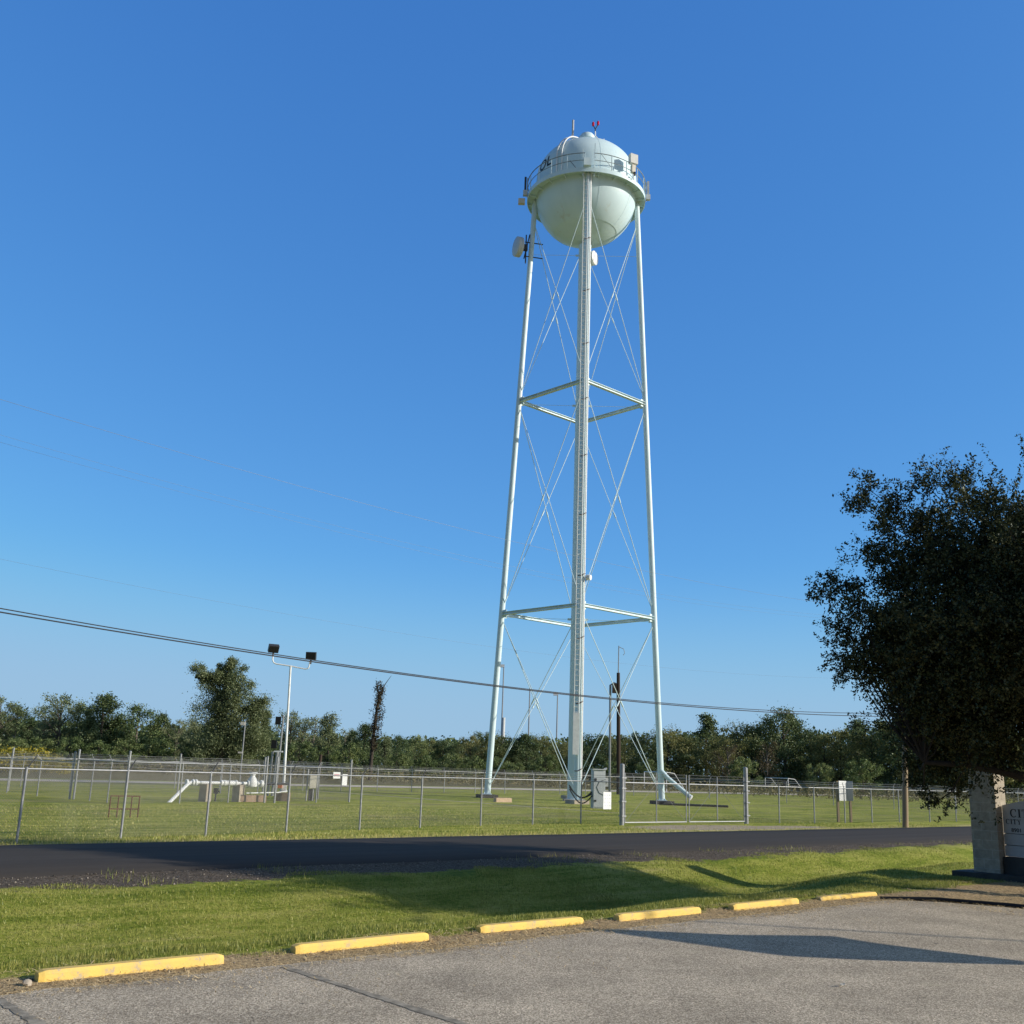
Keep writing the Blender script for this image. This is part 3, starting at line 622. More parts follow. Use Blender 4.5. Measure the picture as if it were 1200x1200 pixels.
def fence(label, pts, h=1.62, arms=None, tall=(), group='chain-link fences around the tower field', pitch=.075, r=.0021, wires=True, post_r=.03, skip=(), armm='steel'):
    x0, y0 = pts[0]; root = thing('chain_link_fence', label, 'fence', (x0, y0, 0), 0, group)
    P = [(x-x0, y-y0) for x, y in pts]
    for i, (x, y) in enumerate(P):
        if i in skip: continue
        hh = h+.42 if i in tall else h+.02; rr = .05 if i in tall else post_r
        lean = (random.uniform(-.012, .012), random.uniform(-.012, .012))
        po = MB().tube([(x, y, -.02), (x+lean[0], y+lean[1], hh)], rr, 10); po.ball((x+lean[0], y+lean[1], hh), rr*1.15, 5, .7); po = po.build('post', 'steel', root)
        if arms and i not in tall:
            ax, ay = arms; MB().bar((x, y, h), (x+.26*ax, y+.26*ay, h+.27), .018, .022).build('barb_arm', armm, root)
    MB().tube([(x, y, h) for x, y in P], .019, 8).build('top_rail', 'steel', root)
    polys('chain_mesh', mesh_strands(P, h-.06, pitch=pitch, r=r), 4, 'mesh', root)
    if arms and wires:
        ax, ay = arms
        for k in (.35, .68, 1.0):
            pp = []
            for (a, b) in zip(P[:-1], P[1:]):
                for f in (0, .25, .5, .75): sag = .05*math.sin(PI*f); pp.append((a[0]+(b[0]-a[0])*f+.26*ax*k, a[1]+(b[1]-a[1])*f+.26*ay*k, h+.27*k-sag*.6))
            pp.append((P[-1][0]+.26*ax*k, P[-1][1]+.26*ay*k, h+.27*k)); MB().tube(pp, .005, 4).build('barbed_wire', 'mesh', root)
    return root
def w2(t, s): return W(t, s)[:2]
left = [w2(2.6, 25.9)]+[gp(*q) for q in ((19, 988.7), (141, 983), (240.5, 980.6), (335, 976.2), (421, 972.6), (492, 970), (563, 967.6), (624, 966.6), (680.5, 965.2))]+[w2(31.45, 28.75)]
fence('long chain-link fence along the road, left of the double gate', left, 1.62, tuple(ET*.8+EN*.4), pitch=.065, r=.0013, skip=(10,), armm='dark')  # barb arms take dark metal to stand for arms in shadow
right = [w2(39.95, 28.9)]+[w2(t, s) for t, s in ((42.3, 28.8), (44.7, 28.5), (47.2, 28.4), (49.7, 28.4), (52.4, 28.4), (55.6, 28.4), (58.6, 28.4), (61.6, 28.4), (64.6, 28.4), (67.6, 28.4), (70.6, 28.4), (73.6, 28.4), (77.5, 28.4))]
fence('chain-link fence along the road, right of the double gate', right, 1.62, tuple(ET*.5+EN*.6), tall=(13,), pitch=.075, r=.0015, skip=(0,), armm='dark')  # arm shade put into the dark metal here as well
fence('far chain-link fence at the right with bright leaning arms, running away from the road', [w2(77.5, s) for s in (28.6, 33, 37.5, 42.4, 47.6, 52, 56, 60, 65.8)], 1.62, tuple(ET*.9), tall=(0, 8), pitch=.12, r=.0020)
fence('far chain-link fence across the back of the tower field', [w2(t, 66) for t in np.linspace(17.6, 77.3, 20)], 1.62, tuple(EN*.9+ET*.2), tall=(0, 19), pitch=.12, r=.0020)
fence('side chain-link fence at the far left, running back behind the pipe yard', [w2(17.6, 49.1), w2(17.2, 52.2), w2(17.0, 56), w2(16.6, 60), w2(17.4, 65.8)], 1.62, tuple(-ET*.9), tall=(0,), pitch=.1, r=.0018)
# pipe yard: its own enclosure
encl = [w2(17.7, 48.9), w2(17.85, 47.4), w2(18.0, 45.8), w2(18.15, 44.3), w2(21.2, 45.7), w2(23.9, 46.4), w2(25.9, 46.6)]
fence('pipe yard fence at the left, turning the corner beside the rusty frame', encl, 1.72, tuple(-ET*.75-EN*.5), tall=(0, 3, 6), pitch=.065, r=.0012)
encr = [w2(26.5, 46.7), w2(29.2, 47.3), w2(31.7, 48.1), w2(31.9, 51.5), w2(32.1, 55), w2(32.3, 58.4)]
fence('pipe yard fence right of the floodlight pole, carrying red and white signs', encr, 1.72, tuple(ET*.75+EN*.3), tall=(0, 2, 5), pitch=.075, r=.0011)
fence('back fence of the pipe yard behind the valve', [w2(17.9, 58.8), w2(21, 58.8), w2(24, 58.7), w2(27, 58.6), w2(29.6, 58.5), w2(32.0, 58.5)], 1.72, tuple(EN*.9), tall=(0, 3), pitch=.09, r=.0012)

# double gate
gate = thing('double_gate', 'silver double swing gate between tall posts in the roadside fence', 'gate', W(31.67, 28.8), RZ)
for x, r, h in ((0, .095, 2.30), (8.12, .095, 2.38)): 
    q = MB().tube([(x, 0, -.02), (x, 0, h)], r, 16); q.ball((x, 0, h), r, 6, .5); q = q.build('gate_post', 'steel', gate)
    for z in (.35, .9, 1.4, 1.8): MB().bar((x-.11, -.02, z), (x+.13, -.02, z), .2, .05).build('hinge', 'steel', q)
for x0, x1 in ((.17, 3.97), (4.15, 7.97)):
    lf = MB()
    for z in (.1, 1.62): lf.tube([(x0, 0, z), (x1, 0, z)], .024, 8)
    for x in (x0, x1, (x0+x1)/2): lf.tube([(x, 0, .1), (x, 0, 1.62 if x != (x0+x1)/2 else 1.95)], .024, 8)
    for x in (x0, x1): lf.tube([(x, 0, 1.62), (x, 0, 2.0)], .022, 8)
    lf = lf.build('gate_leaf', 'steel', gate)
    xm = (x0+x1)/2
    for a, b in (((x0, .1), (xm, 1.62)), ((xm, 1.62), (x1, .1))): MB().tube([(a[0], 0, a[1]), (b[0], 0, b[1])], .007, 5).build('brace_cable', 'steel', lf)
    polys('chain_mesh', mesh_strands([(x0, 0), (x1, 0)], 1.5, .1, .075, .0013), 4, 'mesh', lf)
    for z in (1.75, 1.87, 1.98): MB().tube([(x0, 0, z), (x1, 0, z)], .005, 4).build('barbed_wire', 'mesh', lf)
# notice on the fence by the gate
nx, ny, _ = W(30.42, 28.42); no = thing('notice_sign', 'white notice with faint rows of print wired to the fence left of the gate', 'sign', (nx, ny, .62), RZ)
MB().box((0, 0, .32), (.44, .012, .64)).build('panel', 'white', no)
pr = MB()
for r in range(4):
    for c in range(3): pr.box((-.13+.13*c+.01*(r % 2), -.008, .52-.13*r), (.06 if c != 1 else .035, .003, .025 if r else .035))
pr.build('faint_print', 'blue', no)

# ------------------------------------------------------------------ things in the field
x, y = gp(127, 958); fr = thing('pipe_rack', 'low rusty pipe frame standing in the grass behind the fence', 'rack', (x, y, 0), math.atan2(.58, .75))
ra = MB()
for i, px in enumerate((0, .26, .70, .95)): ra.tube([(px, 0, -.02), (px, 0, .68)], .02, 7)
for z in (.68, .27): ra.tube([(-.02, 0, z), (.97, 0, z)], .02, 7)
ra.build('frame', 'rust', fr)
x, y = gp(990, 963.6); sg = thing('two_post_sign', 'pale folded sign panel on two posts behind the fence, right of the gate', 'sign', (x, y, 0), .30)
for xx in (-.36, .36): MB().box((xx, 0, .98), (.10, .10, 1.96)).build('post', 'wood', sg)
MB().box((-.12, -.10, 1.50), (.56, .03, .95), Matrix.Rotation(.30, 3, 'Z')).build('panel', 'white', sg); MB().box((.29, -.10, 1.50), (.30, .03, .95), Matrix.Rotation(-.75, 3, 'Z')).build('side_panel', 'signback', sg)
MB().box((-.03, .05, 1.3), (.8, .04, .04)).build('crossbar', 'dark', sg)
def pole_lean(p, h, r0, r1, m, name, parent): return MB().tube([(0, 0, -.05), (p[0]*.5, p[1]*.5, h*.5), (p[0], p[1], h)], [r0, (r0+r1)/2, r1], 16).build(name, m, parent)
up = thing('utility_pole', 'brown wooden utility pole at the road edge beside the tree, carrying the cables', 'utility pole', W(46.8, 25.1))
pole_lean((.50, 0), 10.9, .135, .10, 'wood', 'pole', up); MB().tube([(-.10, -.10, 0), (.10, -.10, 4.4)], .018, 7).build('ground_wire_guard', 'dark', up)
for z in (4.95, 6.75, 8.9): MB().bar((-.17+z*.046, -.06, z), (.17+z*.046, .06, z), .07, .08).build('cable_clamp', 'dark', up)
MB().box((.12, -.17, 3.3), (.16, .1, .28)).build('splice_box', 'dark', up)
up2 = thing('utility_pole', 'second wooden utility pole beside the road, out beyond the left edge', 'utility pole', W(.6, 25.1)); pole_lean((0, .05), 10.9, .165, .11, 'wood', 'pole', up2)
x, y = gp(725, 931); dp = thing('utility_pole', 'dark creosoted pole with a side pipe and small antenna, seen between the tower legs', 'utility pole', (x, y, 0))
pole_lean((-.15, 0), 11.3, .21, .16, 'darkwood', 'pole', dp); MB().tube([(-.85, 0, 0), (-.9, 0, 10.1), (-.55, 0, 10.3), (-.3, 0, 10.2)], .11, 8).build('side_pipe', 'steel', dp)
q = MB(); q.tube([(-.15, 0, 11.2), (-.12, 0, 13.9)], .05, 6); q.tube([(-.12, 0, 13.8), (.35, 0, 13.6), (.45, 0, 13.2), (.3, 0, 13.0)], .03, 5); q.build('antenna', 'steel', dp)
MB().box((-.5, -.1, 9.8), (.45, .3, .9)).build('equipment_box', 'darkwood', dp)
def wire(label, t0, t1, zmin, tm, k, r, m, ds=0, cat='cable', name='overhead_cable', group=None):
    pts = [Vector(W(t0+(t1-t0)*i/60, 25.1+ds, zmin+k*(t0+(t1-t0)*i/60-tm)**2)) for i in range(61)]; a = pts[0].copy()
    o = MB().tube([p-a for p in pts], r, 6).build(name, m); o.location = a; return tag(o, label, cat, group)
g_ = 'overhead lines strung along the road'
wire('lower of the pair of thick dark cables crossing in front of the tower', .6, 46.8, 4.45, 27, .00140, .016, 'wire', 0, group=g_)
wire('upper of the pair of thick dark cables crossing in front of the tower', .6, 46.8, 4.50, 26.5, .00160, .013, 'wire', .12, group=g_)
wire('highest thin power line, rising to the upper left', .6, 46.8, 9.21, 26, .00172, .0042, 'thinwire', 0, 'power line', 'power_line', g_)
wire('upper of the two faint lines close together below the highest line', .6, 46.8, 8.40, 23.5, .0022, .0024, 'thinwire', 0, 'power line', 'power_line', g_)
wire('lower of the two faint lines close together below the highest line', .6, 46.8, 8.29, 23.5, .0022, .0024, 'thinwire', .2, 'power line', 'power_line', g_)
wire('lone faint thin line just above the two thick cables', .6, 46.8, 5.70, 23, .0019, .002, 'thinwire', 0, 'power line', 'power_line', g_)

# floodlight pole and pipe yard
x, y = gp(331, 938.5); fp = thing('floodlight_pole', 'white pole with two black floodlights on a U-shaped arm over the pipe yard', 'floodlight pole', (x, y, 0), .1)
MB().tube([(0, 0, .55), (-.08, 0, 3.6), (-.16, 0, 6.85)], [.075, .06, .055], 14).build('pole', 'white', fp)
arm = MB(); arm.tube([(-1.12, 0, 7.42), (-1.12, 0, 7.12), (-1.05, 0, 6.98), (-.92, 0, 6.92), (-.16, 0, 6.84), (.62, 0, 6.72), (.76, 0, 6.76), (.80, 0, 6.88), (.82, 0, 7.12)], .035, 9); arm.build('cross_arm', 'white', fp)
for px, z, rx, rz in ((-1.12, 7.72, .55, .35), (.86, 7.42, .15, -.1)):
    R = Matrix.Rotation(rz, 3, 'Z') @ Matrix.Rotation(rx, 3, 'X'); hd = MB(); hd.box((px, 0, z), (.53, .24, .40), R); hd = hd.build('floodlight', 'dark', fp)
    MB().box(Vector((px, 0, z))+R @ Vector((0, -.14, .0)), (.46, .02, .32), R).build('glass', 'black', hd); MB().tube([(px, 0, z-.42), (px, .05, z-.15)], .05, 8).build('yoke', 'dark', hd)
mt = MB(); mt.disc_tube((0, 0, .50), (0, 0, 1), .17, .14, 16); mt.disc_tube((.0, 0, .8), (0, 0, 1), .13, .12, 16); mt.box((.04, -.1, .66), (.22, .22, .3)); mt.build('valve_base', 'white', fp)
pb = MB(); pb.box((.0, 0, .19), (.66, .6, .40)); pb = tag(pb.build('pedestal', 'brickish'), 'squat brown block pedestal under the white floodlight pole', 'pedestal'); pb.location = (x, y, 0)
PY = lambda t, s=47.6: W(t, s)
pipe = thing('well_pipe', 'white flanged well pipe rising from the grass and running level to a valve', 'pipe', W(20.6, 47.6), RZ)   # local x along the fence
zc = .86
p1 = MB(); p1.tube([(.45, -1.0, -.1), (1.75, -.1, .78), (1.95, 0, zc), (2.15, 0, zc)], .085, 12); p1.build('riser_pipe', 'white', pipe)
p2 = MB(); p2.tube([(2.1, 0, zc), (5.65, 0, zc)], .075, 12); p2.build('level_pipe', 'white', pipe)
for xx, rr, L in ((1.75, .14, .1), (2.05, .15, .09), (2.2, .15, .09), (3.5, .14, .12), (3.65, .14, .1), (3.95, .12, .5), (4.25, .15, .1), (4.92, .15, .12), (5.32, .15, .12), (5.62, .17, .14)): MB().disc_tube((xx, 0, zc), (1, 0, 0), rr, L, 16).build('flange', 'white', pipe)
p4 = MB(); p4.lathe([(.001, -.2), (.24, -.16), (.26, .02), (.2, .2), (.12, .3), (.10, .36), (.14, .38), (.14, .42), (.05, .44), (.001, .5)], 18, (5.12, 0, zc+.02)); p4 = p4.build('valve', 'white', pipe)
hw = MB(); hw.tube([(5.12+.2*math.cos(a), .2*math.sin(a), zc+.52) for a in np.linspace(0, 2*PI, 17)], .018, 6); hw.bar((4.92, 0, zc+.52), (5.32, 0, zc+.52), .02, .02); hw.build('hand_wheel', 'white', p4)
MB().tube([(5.7, 0, zc), (7.6, .8, zc)], .06, 10).build('dark_pipe', 'dark', pipe)
ln = MB(); ln.tube([(4.6, -.45, .42), (6.6, .1, .45), (7.6, .9, .5)], .028, 8); ln.build('small_pipe', 'white', pipe)
for lab, xx, yy in (('left of two dark concrete blocks carrying the white pipe', 2.72, 0), ('right of two dark concrete blocks carrying the white pipe', 4.42, 0)):
    bxp = W(20.6+xx, 47.6+yy); o = MB().box((0, 0, .385), (.42, .40, .80)).build('support_block', 'concrete'); o.location = bxp; o.rotation_euler = (0, 0, -.38); tag(o, lab, 'concrete block', 'concrete blocks under the white pipe')
lw = MB(); lw.box((0, 0, .15), (1.4, .2, .34)); lw.box((-.55, -.11, .16), (.3, .03, .22)); lw = lw.build('low_wall', 'brickish'); lw.location = W(25.75, 47.5); lw.rotation_euler = (0, 0, RZ); tag(lw, 'low tan block wall under the valve in the pipe yard', 'wall')
x, y = gp(252, 939); hy = thing('faucet_post', 'small dark standpipe with a tap between the two pipe blocks', 'standpipe', (x, y, 0)); MB().tube([(0, 0, 0), (0, 0, .42)], .04, 8).build('pipe', 'dark', hy); q = MB(); q.box((0, 0, .48), (.2, .16, .26)); q.tube([(.08, 0, .5), (.2, -.05, .42)], .03, 6); q.build('tap_head', 'dark', hy)
q = MB().box((0, 0, .12), (.2, .16, .22)).build('marker_cone', 'orange'); q.location = W(28.0, 48.9, .62); tag(q, 'small orange pipe cap beside the floodlight pole base', 'pipe cap')
x, y = gp(365, 938.5); eb = thing('meter_box', 'beige electrical box on two thin posts inside the pipe yard', 'electrical box', (x, y, 0), .35)
for dx in (-.28, .05): MB().tube([(dx, .06, 0), (dx, .06, 1.62 if dx < 0 else 1.2)], .04, 8).build('post', 'steel', eb)
MB().box((0, -.05, .98), (.36, .18, .66)).build('box', 'offwhite', eb); MB().box((.3, .1, 1.0), (.14, .12, .6)).build('side_box', 'steel', eb); MB().box((-.02, .1, .3), (.3, .06, .6)).build('cable_tray', 'dark', eb)
x, y = gp(371, 936); wp = tag(MB().tube([(0, 0, 0), (.05, 0, 2.4)], .085, 10).build('timber_post', 'darkwood'), 'dark timber post behind the beige electrical box', 'post'); wp.location = (x, y, 0)
x, y = gp(323, 933); mp = thing('equipment_mast', 'thin mast with two dark panels left of the floodlight pole', 'mast', (x, y, 0))
MB().tube([(0, 0, 0), (.06, 0, 4.6)], .05, 8).build('mast', 'steel', mp)
for dx, z in ((-.22, 4.25), (-.35, 2.9)): MB().box((dx, 0, z), (.30, .2, .46)).build('panel', 'black', mp)
MB().bar((-.3, 0, 2.5), (.2, 0, 2.5), .1, .08).build('bracket', 'white', mp); q = MB(); q.tube([(-.5, .2, 0), (-.42, .2, 2.5)], .075, 8); q.tube([(-.25, .2, 0), (-.15, .2, 2.55)], .085, 8); q.build('stand_pipe', 'steel', mp)
def plate(name, lab, t, s, z, w, h, col, mark=None):
    r = thing(name, lab, 'sign', W(t, s, z-h/2), RZ); MB().box((0, 0, h/2), (w, .012, h)).build('panel', col, r)
    if mark: MB().box((0, -.008, h*.5), (w*.8, .003, h*.3)).build('red_band', mark, r)
    return r
plate('warning_sign', 'small red and white warning sign on the pipe yard fence', 30.35, 47.35, 1.36, .42, .32, 'white', 'red')
plate('notice_board', 'white upright notice beside the red and white sign on the yard fence', 30.95, 47.5, 1.14, .30, .56, 'white')
x, y = gp(281, 915); sp = thing('small_lamp_pole', 'slim grey lamp pole in front of the big spreading tree', 'lamp pole', (x*1.0, y*1.0, 0)); MB().tube([(0, 0, 0), (0, 0, 5.6)], .06, 8).build('pole', 'steel', sp); q = MB(); q.box((-.2, 0, 5.3), (.4, .3, .3)); q.box((-.2, 0, 2.6), (.4, .2, .16)); q.build('lamp', 'offwhite', sp)
# goal frames on the far field
def goal(lab, u0, v0, u1, v1, h):
    a, b = gp(u0, v0), gp(u1, v1); g = thing('goal_frame', lab, 'goal', (*a, 0), math.atan2(b[1]-a[1], b[0]-a[0]), 'white goal frames on the far field'); L = math.hypot(b[0]-a[0], b[1]-a[1])
    q = MB(); q.tube([(0, 0, 0), (0, 0, h), (L, 0, h), (L, 0, 0)], .06, 8); q.build('frame', 'white', g)
    q = MB()
    for xx in (0, L): q.tube([(xx, 0, h), (xx-.3, 1.0, h-.1), (xx-.6, 2.2, .4), (xx-.6, 2.4, 0)], .045, 7)
    q.tube([(-.6, 2.3, .3), (L-.6, 2.3, .3)], .04, 7); q.build('back_stay', 'white', g)
goal('nearer white goal frame behind the tower right leg', 755, 925, 781, 928, 2.2)
goal('farther white goal frame right of the gate', 897, 927.5, 924, 930, 2.0)
# tall light poles far beyond the trees
def lightpole(lab, u, top, dist, stub=None, head=True):
    x, y, h = far(u, top, dist); g = thing('distant_light_pole', lab, 'light pole', (x, y, 0), 0, 'tall light poles beyond the trees')
    MB().tube([(0, 0, 0), (0, 0, h)], [.22, .13], 8).build('pole', 'steel', g)
    if head: q = MB(); q.box((-.45, 0, h-.1), (1.2, .8, .7)); q.build('lamp_head', 'white', g)
    if stub: MB().tube([(.35, 0, 0), (.35, 0, far(u, stub, dist)[2])], .5, 10).build('thick_base', 'grey', g)
lightpole('tall light pole with a thick lower mast beside the tower left leg', 590.5, 780, 265, 841)
lightpole('plain thin pole rising between tower left leg and riser', 621, 806, 265, None, False)
lightpole('thin light pole with a white head just left of the riser', 653.5, 813, 265)

# ------------------------------------------------------------------ gateway pillar and sign
pil = thing('entrance_sign', 'grey stone-block pillar with white CITY sign panel under the dark tree', 'sign', W(24.3, 11.2), RZ)
# local x along the road (front face is -x), local y away from the car park
m = MB().box((.26, -.055, 1.19), (.52, .59, 2.38)); m.build('pillar', 'block', pil)
MB().box((.26, -.055, 2.39), (.535, .605, .02)).build('cap', 'concrete', pil)
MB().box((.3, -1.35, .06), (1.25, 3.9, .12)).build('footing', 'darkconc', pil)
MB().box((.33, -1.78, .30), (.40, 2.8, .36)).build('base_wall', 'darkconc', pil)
pan = MB(); ys = [-.40-2.75*i/16 for i in range(17)]; top = [1.58+.22*math.sin(PI*i/16) for i in range(17)]
zc_ = [.98, .73, .50]
def arch(z0, lo):
    q = MB(); k = 17; vs = [(.20, y, z0) for y in ys]+[(.20, y, t_) for y, t_ in zip(ys, top)]+[(.34, y, z0) for y in ys]+[(.34, y, t_) for y, t_ in zip(ys, top)]
    fs = []
    for i in range(16): fs += [(i, i+1, k+i+1, k+i), (2*k+i+1, 2*k+i, 3*k+i, 3*k+i+1), (k+i, k+i+1, 3*k+i+1, 3*k+i), (i+1, i, 2*k+i, 2*k+i+1)]
    fs += [(0, k, 3*k, 2*k), (16, 2*k+16, 3*k+16, k+16)]; q.add(vs, fs); return q
pn = arch(.985, 0).build('panel', 'signback', pil)
s1 = MB().box((.275, -1.775, .855), (.15, 2.75, .235)).build('panel', 'signback', pil); s2 = MB().box((.275, -1.775, .61), (.15, 2.75, .23)).build('panel', 'signback', pil)
MB().box((.30, -1.775, .99), (.06, 2.75, 1.0)).build('frame', 'dark', pil)
def sign_text(txt, y0, z, size, parent):
    me = text_mesh(txt, size, .002)
    for v in me.vertices: a, b = v.co.x, v.co.y; v.co = (.197-v.co.z, y0-a, z+b)
    me.materials.append(M['letter']); me.flip_normals(); return link('lettering', me, parent)
def serif(letters, y0, z, h, parent):                       # roman capitals built from strokes
    mb = MB(); pen = 0.0; st_, hn, sf = h*.17, h*.07, h*.045
    def stroke(x0, x1, z0, z1): mb.box((.196, y0-(x0+x1)/2, z+(z0+z1)/2), (.006, abs(x1-x0), abs(z1-z0)))
    def slant(xa, za, xb, zb, w): mb.bar((.246, y0-xa, z+za), (.246, y0-xb, z+zb), .006, w) if False else mb.add([(.193, y0-xa-w/2, z+za), (.193, y0-xa+w/2, z+za), (.193, y0-xb+w/2, z+zb), (.193, y0-xb-w/2, z+zb)], [(0, 1, 2, 3)])
    for c in letters:
        if c == 'I': w = h*.42; stroke(pen+w/2-st_/2, pen+w/2+st_/2, 0, h); [stroke(pen+.03*h, pen+w-.03*h, q, q+sf) for q in (0, h-sf)]
        elif c == 'T': w = h*.80; stroke(pen+w/2-st_/2, pen+w/2+st_/2, 0, h); stroke(pen+.03*h, pen+w-.03*h, h-hn, h); stroke(pen+w/2-.2*h, pen+w/2+.2*h, 0, sf); [stroke(pen+a, pen+a+hn, h*.74, h) for a in (.03*h, w-.1*h)]
        elif c == 'Y': w = h*.85; slant(pen+.15*h, h, pen+w/2, h*.45, st_); slant(pen+w-.15*h, h, pen+w/2, h*.45, hn*1.2); stroke(pen+w/2-st_/2, pen+w/2+st_/2, 0, h*.48); stroke(pen+w/2-.2*h, pen+w/2+.2*h, 0, sf); stroke(pen, pen+.32*h, h-sf, h); stroke(pen+w-.3*h, pen+w, h-sf, h)
        elif c in 'CS':
            w = h*.78; n = 22; pts = []
            for i in range(n+1):
                if c == 'C': a = math.radians(42+276*i/n); px, pz = w*.5+w*.46*math.cos(a), h*.5+h*.48*math.sin(a); th = hn+(st_-hn)*max(0, -math.cos(a))**1.2
                else:
                    f = i/n; a = math.radians(30+240*f*2) if f < .5 else math.radians(90-240*(f-.5)*2)
                    cz = h*.74 if f < .5 else h*.26; px, pz = w*.42+w*.28*math.cos(a), cz+h*.245*math.sin(a); th = hn+(st_-hn)*max(0, 1-abs(f-.5)*3.2)
                pts.append((px, pz, th))
            vs = []
            for i, (px, pz, th) in enumerate(pts):
                ax_, az_ = pts[max(i-1, 0)][:2]; bx2, bz2 = pts[min(i+1, n)][:2]; dx, dz = bx2-ax_, bz2-az_; l = math.hypot(dx, dz) or 1; ox, oz = -dz/l*th/2, dx/l*th/2
                vs += [(.193, y0-pen-px-ox, z+pz+oz), (.193, y0-pen-px+ox, z+pz-oz)]
            mb.add(vs, [(2*i, 2*i+1, 2*i+3, 2*i+2) for i in range(n)])
            if c == 'C': stroke(pen+w*.80, pen+w*.87, h*.66, h*.98)
        else: w = h*.4
        pen += w+h*.10
    return mb.build('lettering', 'letter', parent)
serif('CITY', -.58, 1.335, .175, pn); serif('CITY S', -.47, 1.185, .105, pn)
sign_text('8901', -.57, 1.02, .115, pn); sign_text('&', -.84, .55, .19, s2)

# landscape edging of the bed and the unseen shapes added to throw shadows over the car park
ed = MB().tube([W(17.9, 10.15, .0), W(18.55, 9.45, .03), W(19.0, 8.3, .03), W(19.28, 6, .03), W(19.45, 2, .03)], .04, 8); tag(ed.build('bed_edging', 'black'), 'dark curved edging along the planting bed at the right', 'edging')

# ------------------------------------------------------------------ foliage
def rand_dirs(n):
    v = RNG.normal(size=(n, 3)); return v/np.linalg.norm(v, axis=1)[:, None]
def leaf_quads(P, size, aspect=.5, up=.3):
    n = len(P); a = rand_dirs(n); nrm = rand_dirs(n); nrm[:, 2] += up; b = np.cross(a, nrm); b /= np.linalg.norm(b, axis=1)[:, None]+1e-9; a = np.cross(nrm, b); a /= np.linalg.norm(a, axis=1)[:, None]+1e-9
    s = (size*RNG.uniform(.6, 1.25, n))[:, None]
    return np.stack([P-a*s*.5, P+b*s*aspect*.5, P+a*s*.5, P-b*s*aspect*.5], 1)
def clump_pts(c, r, n, squash=.8):
    d = RNG.normal(size=(n, 3))*.56*r; d[:, 2] *= squash; return d+c
def tree_proto(kind):
    """one tree of unit height: parts trunk and crown"""
    root = bpy.data.objects.new('tree', None)
    C.objects.link(root); cs = []
    if kind == 'round':   prof, w, cl, mat, lo, cnt = (lambda f: math.sin(PI*(.12+.86*f))**.6), .36, 46, 'leaf_a', .16, 85
    elif kind == 'oval':  prof, w, cl, mat, lo, cnt = (lambda f: math.sin(PI*(.15+.83*f))**.8), .26, 42, 'leaf_c', .14, 90
    elif kind == 'airy':  prof, w, cl, mat, lo, cnt = (lambda f: .45+.55*math.sin(PI*f)), .34, 34, 'leaf_d', .28, 62
    elif kind == 'olive': prof, w, cl, mat, lo, cnt = (lambda f: math.sin(PI*(.10+.84*f))**.5), .42, 50, 'leaf_b', .10, 85
    elif kind == 'pine':  prof, w, cl, mat, lo, cnt = (lambda f: 1.05-.9*f), .22, 36, 'leaf_c', .42, 70
    elif kind == 'willow': prof, w, cl, mat, lo, cnt = (lambda f: .9-.62*f), .30, 44, 'leaf_d', .05, 80
    elif kind == 'dark':  prof, w, cl, mat, lo, cnt = (lambda f: math.sin(PI*(.2+.72*f))**.7), .40, 52, 'leaf_c', .08, 90
    elif kind == 'bare':  prof, w, cl, mat, lo, cnt = (lambda f: .5+.5*math.sin(PI*f)), .34, 30, 'leaf_e', .25, 34
    else:                 prof, w, cl, mat, lo, cnt = (lambda f: math.sin(PI*(.3+.62*f))**.5), .62, 40, 'leaf_a', .04, 85
    tr = MB(); bend = (random.uniform(-.03, .03), random.uniform(-.03, .03))
    tr.tube([(0, 0, -.01), (bend[0], bend[1], .3), (bend[0]*.5, bend[1]*.5, .62), (0, 0, .9)], [.02, .015, .009, .003], 7)
    pts = []
    for i in range(cl):
        f = (i+random.random())/cl; z = lo+(1-lo-.05)*f; a = random.uniform(0, 2*PI); rr = w*prof(f)*math.sqrt(random.uniform(.05, 1))
        c = np.array([rr*math.cos(a), rr*math.sin(a), z]); r = random.uniform(.055, .10)*(1.15 if kind in ('round', 'olive', 'dark', 'bush') else .9)
        if kind == 'pine': r *= .75
        pts.append(clump_pts(c, r, int(cnt*random.uniform(1.5, 2.9)), .55 if kind == 'pine' else .8))
        if i % 2 == 0 or kind in ('airy', 'bare'):
            zb = max(.12, z-.10-rr*.5); tr.tube([(bend[0]*(1-zb), bend[1]*(1-zb), zb), (c[0]*.5, c[1]*.5, zb+(z-zb)*.45), tuple(c)], [.008, .005, .002], 4)
    P = np.concatenate(pts)
    tr.build('trunk', 'palebark' if kind in ('airy', 'bare', 'round') else 'bark', root)
    polys('crown', leaf_quads(P, .024 if kind != 'bush' else .040, .62), 4, mat, root)
    return root
KIND = {'round': ('rounded_tree', 'rounded mid-green tree with a pale trunk'), 'oval': ('oval_tree', 'upright dark green tree'), 'airy': ('airy_tree', 'thin-leaved grey-green tree with sky gaps'),
        'olive': ('olive_toned_tree', 'broad olive-brown tree'), 'pine': ('pine_tree', 'tall narrow pine with layered boughs'), 'willow': ('shaggy_tree', 'shaggy pointed grey-green tree'),
        'dark': ('dense_tree', 'dense dark green broad tree'), 'bare': ('tawny_tree', 'half-bare tawny tree'), 'bush': ('wild_shrub', 'bushy light green shrub')}
ORD = 'first second third fourth fifth sixth seventh eighth ninth tenth eleventh twelfth thirteenth fourteenth fifteenth sixteenth seventeenth eighteenth nineteenth twentieth'.split()
ORD += ['twenty-'+o for o in ORD[:9]]+['thirtieth']+['thirty-'+o for o in ORD[:9]]
